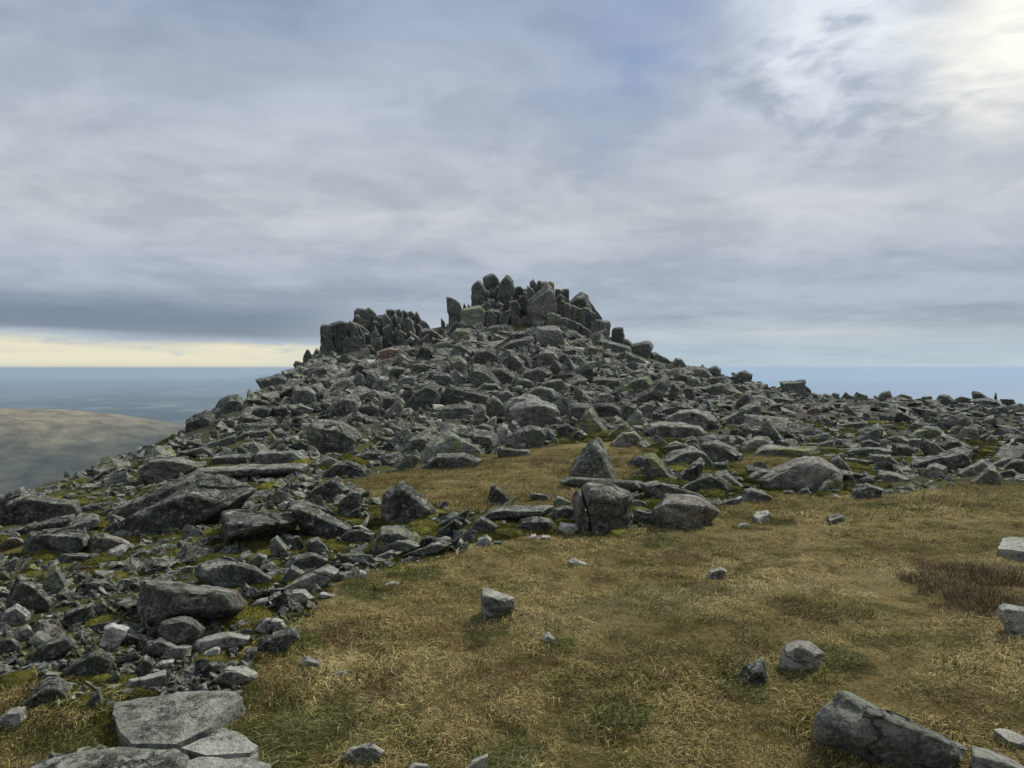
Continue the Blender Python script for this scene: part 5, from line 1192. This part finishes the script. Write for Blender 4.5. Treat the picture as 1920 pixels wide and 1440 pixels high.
# gravel-sized chips between the near stones
n = 9000
u2 = rng.uniform(-60, 1250, n); v2 = rng.uniform(985, 1440, n); Y2 = ground_hit(u2, v2); X2 = slopes(u2, v2)[0] * Y2
k = ~grass_mask(X2, Y2) & (n2d(X2, Y2, 1.3, 3, 77) > -0.02); X2, Y2 = X2[k], Y2[k]; n = len(X2)
S2 = np.exp(rng.normal(math.log(0.030), 0.45, n)); id2 = np.where(rng.uniform(0, 1, n) < 0.05, LIBN, rng.integers(0, LIBN, n))
for h in heroes:
    if h['kind'] == 'F':
        uu, vv = project(X2, Y2, H0(X2, Y2)); kk = ~inpoly(uu, vv, [tuple(p) for p in h['pts']]); X2, Y2, S2, id2 = X2[kk], Y2[kk], S2[kk], id2[kk]
n = len(X2)
instancer('small_chips', np.stack([X2, Y2, H(X2, Y2) + 0.1 * S2], -1), rng.uniform(0, 6.28, (n, 3)), np.repeat(S2[:, None], 3, 1), id2, c_sc, 'fist-sized and smaller chips of rock lying in the moss of the lower left')

# ------------------------------------------------------------------ turf
def tuft(seed, blades, hmin, hmax, spread, wid, lean, segs=3, wind=(1.0, 0.25), wj=0.8):
    r = np.random.default_rng(seed); V, F, T = [], [], []
    for b in range(blades):
        a = r.uniform(0, 2 * math.pi); rad = spread * math.sqrt(r.uniform(0, 1)); bx, by = rad * math.cos(a), rad * math.sin(a)
        L = r.uniform(hmin, hmax); le = max(0.05, r.normal(lean, 0.35)); wd = math.atan2(wind[1], wind[0]) + r.normal(0, wj); 
        dx_, dy_ = math.cos(wd), math.sin(wd); wx, wy = -dy_, dx_; ww = wid * r.uniform(0.6, 1.3); base_i = len(V); tn = (r.uniform(), r.uniform(), 0)
        x, y, z = bx, by, -0.01; ang = le * 0.35; st = L / segs
        ph = r.uniform(0, math.pi); cx_, cy_ = math.cos(ph), math.sin(ph)
        for s in range(segs + 1):
            q = ww * (1 - 0.8 * s / segs)
            V += [(x - cx_ * q / 2, y - cy_ * q / 2, z), (x + cx_ * q / 2, y + cy_ * q / 2, z)]; T += [tn, tn]
            x += dx_ * math.sin(ang) * st; y += dy_ * math.sin(ang) * st; z += math.cos(ang) * st; ang = min(ang + le * 0.55, 2.0)
        for s in range(segs):
            i = base_i + 2 * s; F.append((i, i + 1, i + 3, i + 2))
    return np.array(V), np.array(F), np.array(T, np.float32)
def tuft_mesh(name, mat, *a, **k):
    V, F, T = tuft(*a, **k); me = mesh_np(name, V, F, mat)
    at = me.attributes.new('tone', 'FLOAT_VECTOR', 'POINT'); at.data.foreach_set('vector', T.ravel()); return me
gl = [tuft_mesh('grass_tuft', M['grass'], 50 + i, 42, 0.02, 0.06, 0.07, 0.0030, (1.5, 1.9, 1.3, 1.7, 2.0)[i % 5]) for i in range(6)]
gl += [tuft_mesh('grass_tuft', M['green'], 70 + i, 30, 0.03, 0.07, 0.06, 0.003, 1.2) for i in range(2)]
gl += [tuft_mesh('grass_tuft', M['grass'], 90 + i, 44, 0.035, 0.08, 0.11, 0.0055, 1.6, segs=2) for i in range(2)]   # coarser, for the distance
c_gr = hidden_collection('grass_shape', gl)
pts = []
def grass_area(x0, x1, y0, y1, dens, far):
    n = int((x1 - x0) * (y1 - y0) * dens); x = rng.uniform(x0, x1, n); y = rng.uniform(y0, y1, n)
    k = np.abs(x) < 0.78 * y + 1.4; x, y = x[k], y[k]; k = grass_mask(x, y); return x[k], y[k], np.full(k.sum(), far)
A = [grass_area(-3, 5, 1.5, 5.2, 620, 0), grass_area(-4, 8, 5.2, 8.5, 420, 0), grass_area(-5, 13, 8.5, 18, 190, 1)]
xg = np.concatenate([a[0] for a in A]); yg = np.concatenate([a[1] for a in A]); fg = np.concatenate([a[2] for a in A])
ug, vg = project(xg, yg, H0(xg, yg)); kk = np.ones(len(xg), bool)
for h in heroes:
    if h['kind'] == 'F': kk &= ~inpoly(ug, vg, [tuple(p) for p in h['pts']])
xg, yg, fg = xg[kk], yg[kk], fg[kk]
# longer grass hugs the feet of the stones lying in the turf
rx_, ry_ = [], []
for h in heroes:
    x0_, y0_ = h['ob'].location.x, h['ob'].location.y
    if not grass_mask(np.array([x0_]), np.array([y0_ - 0.25]))[0]: continue
    V_ = np.array([v.co[:] for v in h['ob'].data.vertices])[::7]; V_ = V_[V_[:, 2] < V_[:, 2].min() + 0.5 * np.ptp(V_[:, 2])]
    if not len(V_): continue
    m_ = int(70 * h['w'] * h['Y'] / FPX / 0.3) + 20; s_ = V_[rng.integers(0, len(V_), m_)]
    rx_.append(x0_ + s_[:, 0] * 1.06 + rng.normal(0, .02, m_)); ry_.append(y0_ + s_[:, 1] * 1.06 - 0.01 + rng.normal(0, .02, m_))
rx_, ry_ = np.concatenate(rx_), np.concatenate(ry_); nr_ = len(rx_)
xg, yg, fg = np.concatenate([xg, rx_]), np.concatenate([yg, ry_]), np.concatenate([fg, np.zeros(nr_)]); n = len(xg)
greenm = n2d(xg, yg, 1.0, 3, 61) > 0.18
pick = np.where(fg > 0, rng.integers(8, 10, n), np.where(greenm & (rng.uniform(0, 1, n) < .7), rng.integers(6, 8, n), rng.integers(0, 6, n)))
hs = np.clip(1.0 + 1.1 * n2d(xg, yg, 1.6, 2, 5) + 1.2 * n2d(xg, yg, 7.0, 2, 15), 0.3, 2.0)
rotg = np.stack([rng.normal(0, .12, n), rng.normal(0, .12, n), rng.normal(0, .7, n)], -1)
hs[n - nr_:] = rng.uniform(1.0, 1.7, nr_)
sg = hs * rng.uniform(0.7, 1.25, n)
instancer('grass', np.stack([xg, yg, H(xg, yg)], -1), rotg, np.stack([sg, sg, sg * rng.uniform(.7, 1.1, n)], -1), pick, c_gr, 'wind-combed tan and brown upland grass with olive patches')

# moss between the stones: short dense pile and low cushions
ml = [tuft_mesh('moss_tuft', M['moss'], 120 + i, 60, 0.012, 0.034, 0.06, 0.0065, 0.8, segs=2) for i in range(4)]
def cushion_mesh(seed):
    U, F = ico(4); V = U * np.array([0.5, 0.42, 0.2]); V = V + U * (0.07 * fbm(U * 2.5 + seed, 3) + 0.025 * fbm(U * 11 + seed, 2))[:, None]
    r = np.random.default_rng(int(seed * 10)); k = np.where(U[:, 2] > -0.1)[0]; k = r.choice(k, 2600); B, BF = [], []
    for j in k:
        p = V[j] + r.normal(0, 0.012, 3); a = r.uniform(0, 6.28); l = r.uniform(0.02, 0.05); wx, wy = 0.006 * math.cos(a), 0.006 * math.sin(a); d = U[j] * [0.7, 0.7, 1.0] + r.normal(0, 0.45, 3); d /= np.linalg.norm(d); i = len(V) + len(B)
        q = p + d * l; B += [(p[0] - wx, p[1] - wy, p[2]), (p[0] + wx, p[1] + wy, p[2]), tuple(q)]; BF.append((i, i + 1, i + 2))
    return mesh_np('moss_cushion', np.concatenate([V, np.array(B)]), np.concatenate([F, np.array(BF)]), M['moss'])
cm = [cushion_mesh(3.3 * i + 1) for i in range(4)]
c_ms = hidden_collection('moss_shape', ml + cm)
n = 120000
um = rng.uniform(-60, 1960, n); vm = rng.uniform(790, 1440, n); ym = ground_hit(um, vm); xm = slopes(um, vm)[0] * ym; k = ~np.isnan(ym); xm, ym = xm[k], ym[k]
k = ~grass_mask(xm, ym) & (n2d(xm, ym, 0.9, 3, 88) + 0.9 * open_ground(*project(xm, ym, H0(xm, ym))) > 0.22); xm, ym = xm[k], ym[k]; n = len(xm)
uu, vv = project(xm, ym, H0(xm, ym)); kk = np.ones(n, bool)
for h in heroes:
    if h['kind'] == 'F': kk &= ~inpoly(uu, vv, [tuple(p) for p in h['pts']])
xm, ym = xm[kk], ym[kk]; n = len(xm)
cu = rng.uniform(0, 1, n) < 0.04
pk = np.where(cu, rng.integers(4, 8, n), rng.integers(0, 4, n))
sm = np.where(cu, rng.uniform(0.12, 0.42, n) * np.clip(ym / 9, 0.5, 1.6), np.clip(ym / 6, 0.9, 2.6))
instancer('moss', np.stack([xm, ym, H(xm, ym) - np.where(cu, 0.02, 0)], -1), np.stack([rng.normal(0, .1, n), rng.normal(0, .1, n), rng.uniform(0, 6.28, n)], -1),
          np.repeat(sm[:, None], 3, 1), pk, c_ms, 'olive-green moss covering the ground between the stones')

# single plants one can point at
def plant(name, cat, label, uu, vv, wpx, mesh_fn, group=None, hscale=1.0, dz=0.0):
    Yp = seat_depth(uu, vv); sx, sz = slopes(uu, vv); x = float(sx) * Yp; s = wpx * Yp / FPX
    o = link(name, mesh_fn, (x, Yp, float(H(np.array(x), np.array(Yp))) + dz)); o.scale = (s, s, s * hscale)
    o.rotation_euler = (0, 0, random.uniform(-.5, .5)); tag(o, label, cat, group); return o
hm_ = [tuft_mesh('heather_clump', M['heather'], 200 + i, 820, 0.05, 0.32, 0.56, 0.010, 1.0, segs=3, wj=3.0) for i in range(3)]
HEA = [(1735,1092,60,'small dark brown heather tuft, the one furthest left of the heather patch'), (1775,1075,60,'upright spiky heather tuft below the pale flat stone in the turf'),
       (1812,1068,58,'dark heather tuft with tall thin stems, topmost of the patch'), (1792,1118,80,'broad brown heather clump in the middle of the patch'),
       (1845,1092,74,'heather clump between the tall-stemmed tuft and the right edge'), (1846,1135,80,'heather clump just left of the craggy pale stone'),
       (1895,1090,80,'heather clump above the craggy pale stone at the right edge'), (1800,1150,64,'low rusty heather clump at the bottom of the patch')]
for i, (a, b, c, l) in enumerate(HEA): plant('heather_clump', 'heather', l, a, b, c * 1.5, hm_[i % 3], 'heather clumps in the turf on the right', 1.1)
gt = [tuft_mesh('grass_tussock', M['green'], 300 + i, 900, 0.12, 0.34, 0.5, 0.010, 1.3, segs=3) for i in range(2)]
TUS = [(500,1385,190,'big dark green grass tussock beside the flat foreground slab'), (565,1345,120,'green grass tussock above and right of the foreground slab'),
       (1395,1300,90,'green mossy grass tussock in front of the dark turf boulder'), (1590,965,70,'dark olive tussock shading a small flat stone in the upper turf'),
       (1255,1020,60,'dark olive grass tuft in the turf below the squared brown boulder'), (950,1432,120,'green tussock at the bottom edge beside the pronged stone'),
       (1040,1215,80,'green grass tuft under the small whitish tooth stone'), (1170,1345,110,'dark grass tussock by the sliver of white stone'),
       (1560,1235,100,'dark green grass tuft right of the round pale turf boulder')]
for i, (a, b, c, l) in enumerate(TUS): plant('grass_tussock', 'grass tussock', l, a, b, c, gt[i % 2], 'green tussocks in the turf', 0.42)
cq = [cushion_mesh(31.0 + i * 5) for i in range(3)]
CUS = [(1385,893,62,'rounded dark green moss cushion left of the great flat-faced boulder'), (1222,935,26,'upright moss cushion in the gap behind the squared brown boulder'),
       (1600,905,42,'round olive moss cushion right of the lichened wedge stone'), (1160,1000,44,'bright moss cushion at the foot of the cracked boulder'),
       (480,1028,110,'long moss cushion below the great square block'), (795,975,90,'bright moss cushion right of the white-tipped boulder'),
       (680,985,50,'bright yellow-green moss cushion beneath the dark stones left of the white-tipped boulder'), (455,1165,120,'wide moss bank right of the great two-faced block'),
       (200,1175,80,'yellow-green moss cushion above the blotched pale stone'), (385,1020,70,'moss cushion left of the great square block')]
for i, (a, b, c, l) in enumerate(CUS): plant('moss_cushion', 'moss', l, a, b, c, cq[i % 3], 'moss cushions among the stones', 0.9, 0.0)

# ------------------------------------------------------------------ labels: every stone is told from its neighbours by look and by what it lies beside
LM = [h for h in heroes if h['ref']]
used = set()
def rel(h, l):
    du, dv = h['u'] - l['u'], h['v'] - l['v']; W_ = l['w'] / 2; a = abs(du) - W_; 
    if abs(du) < 0.35 * abs(dv): return 'above' if dv < 0 else 'below'
    if abs(dv) < 0.35 * abs(du): return 'left of' if du < 0 else 'right of'
    return ('up ' if dv < 0 else 'down ') + ('left of' if du < 0 else 'right of')
def adjectives(h):
    w_, h_ = h['w'], h['h']; px_ = max(w_, h_); asp = w_ / max(h_, 1)
    size = 'tiny' if px_ < 17 else 'small' if px_ < 26 else 'medium' if px_ < 42 else 'large' if px_ < 80 else 'very large'
    if h['kind'] == 'L':
        a = h['ax']; shape = {(1, .7, .42): 'wedge-like', (1, .62, .5): 'chunky', (1, .8, .3): 'flattish', (1, .55, .38): 'elongated', (1, .85, .6): 'blocky', (1, .45, .3): 'long thin', (1, .75, .5): 'squat', (1, .9, .26): 'broad flat'}[a]
    else:
        p = h['pts']; i = p[:, 1].argmin(); off = (p[i, 0] - h['u']) / max(w_, 1)
        shape = 'low' if asp > 2.6 else 'tall' if asp < 0.8 else 'high-left' if off < -0.28 else 'high-right' if off > 0.28 else 'peaked'
    tone = {'rock': 'grey', 'dark': 'dark', 'pale': 'pale grey', 'brown': 'brownish', 'red': 'reddish', 'lichen': 'lichen-green', 'white': 'white', 'crust': 'white-crusted'}[h['mat']]
    return size, shape, tone
NOUN = dict(P='pillar', B='boulder', S='slab', F='flat stone', W='quartz stone', L='loose stone')
for h in heroes + scree:
    o = h['ob']; o['kind'] = 'thing'; o['category'] = CATS.get(h['kind'], 'loose stone')
    o['group'] = {'P': 'upright pillars of the rocky tors', 'B': 'boulders strewn over the hilltop', 'S': 'slabs among the boulders', 'F': 'flat slabs set in the turf', 'W': 'white quartz stones', 'L': 'loose stones of the scree'}[h['kind']]
    if h.get('label'):
        o['label'] = h['label']; used.add(h['label'])
for h in heroes + scree:
    if h.get('label'): continue
    size, shape, tone = adjectives(h)
    near = sorted((l for l in LM), key=lambda l: math.hypot((l['u'] - h['u']), (l['v'] - h['v']) * 1.3) - 0.25 * l['w'])[:6]
    cand = []
    for i, l in enumerate(near):
        for t in ((size, tone), (shape, tone), (size, shape, tone)):
            cand.append('%s %s %s the %s' % (' '.join(t), NOUN[h['kind']], rel(h, l), l['ref']))
        if i:
            cand.append('%s %s %s the %s, %s the %s' % (tone, NOUN[h['kind']], rel(h, near[0]), near[0]['ref'], rel(h, l), l['ref']))
            cand.append('%s %s %s %s the %s, %s the %s' % (shape, tone, NOUN[h['kind']], rel(h, near[0]), near[0]['ref'], rel(h, l), l['ref']))
    for c in cand:
        if c not in used and len(c.replace('-', '-').split()) <= 16: break
    used.add(c); h['ob']['label'] = c
print('heroes', len(heroes), 'single scree', len(scree), 'scree', int(rest.sum()), 'grass', len(xg), 'moss', len(xm))
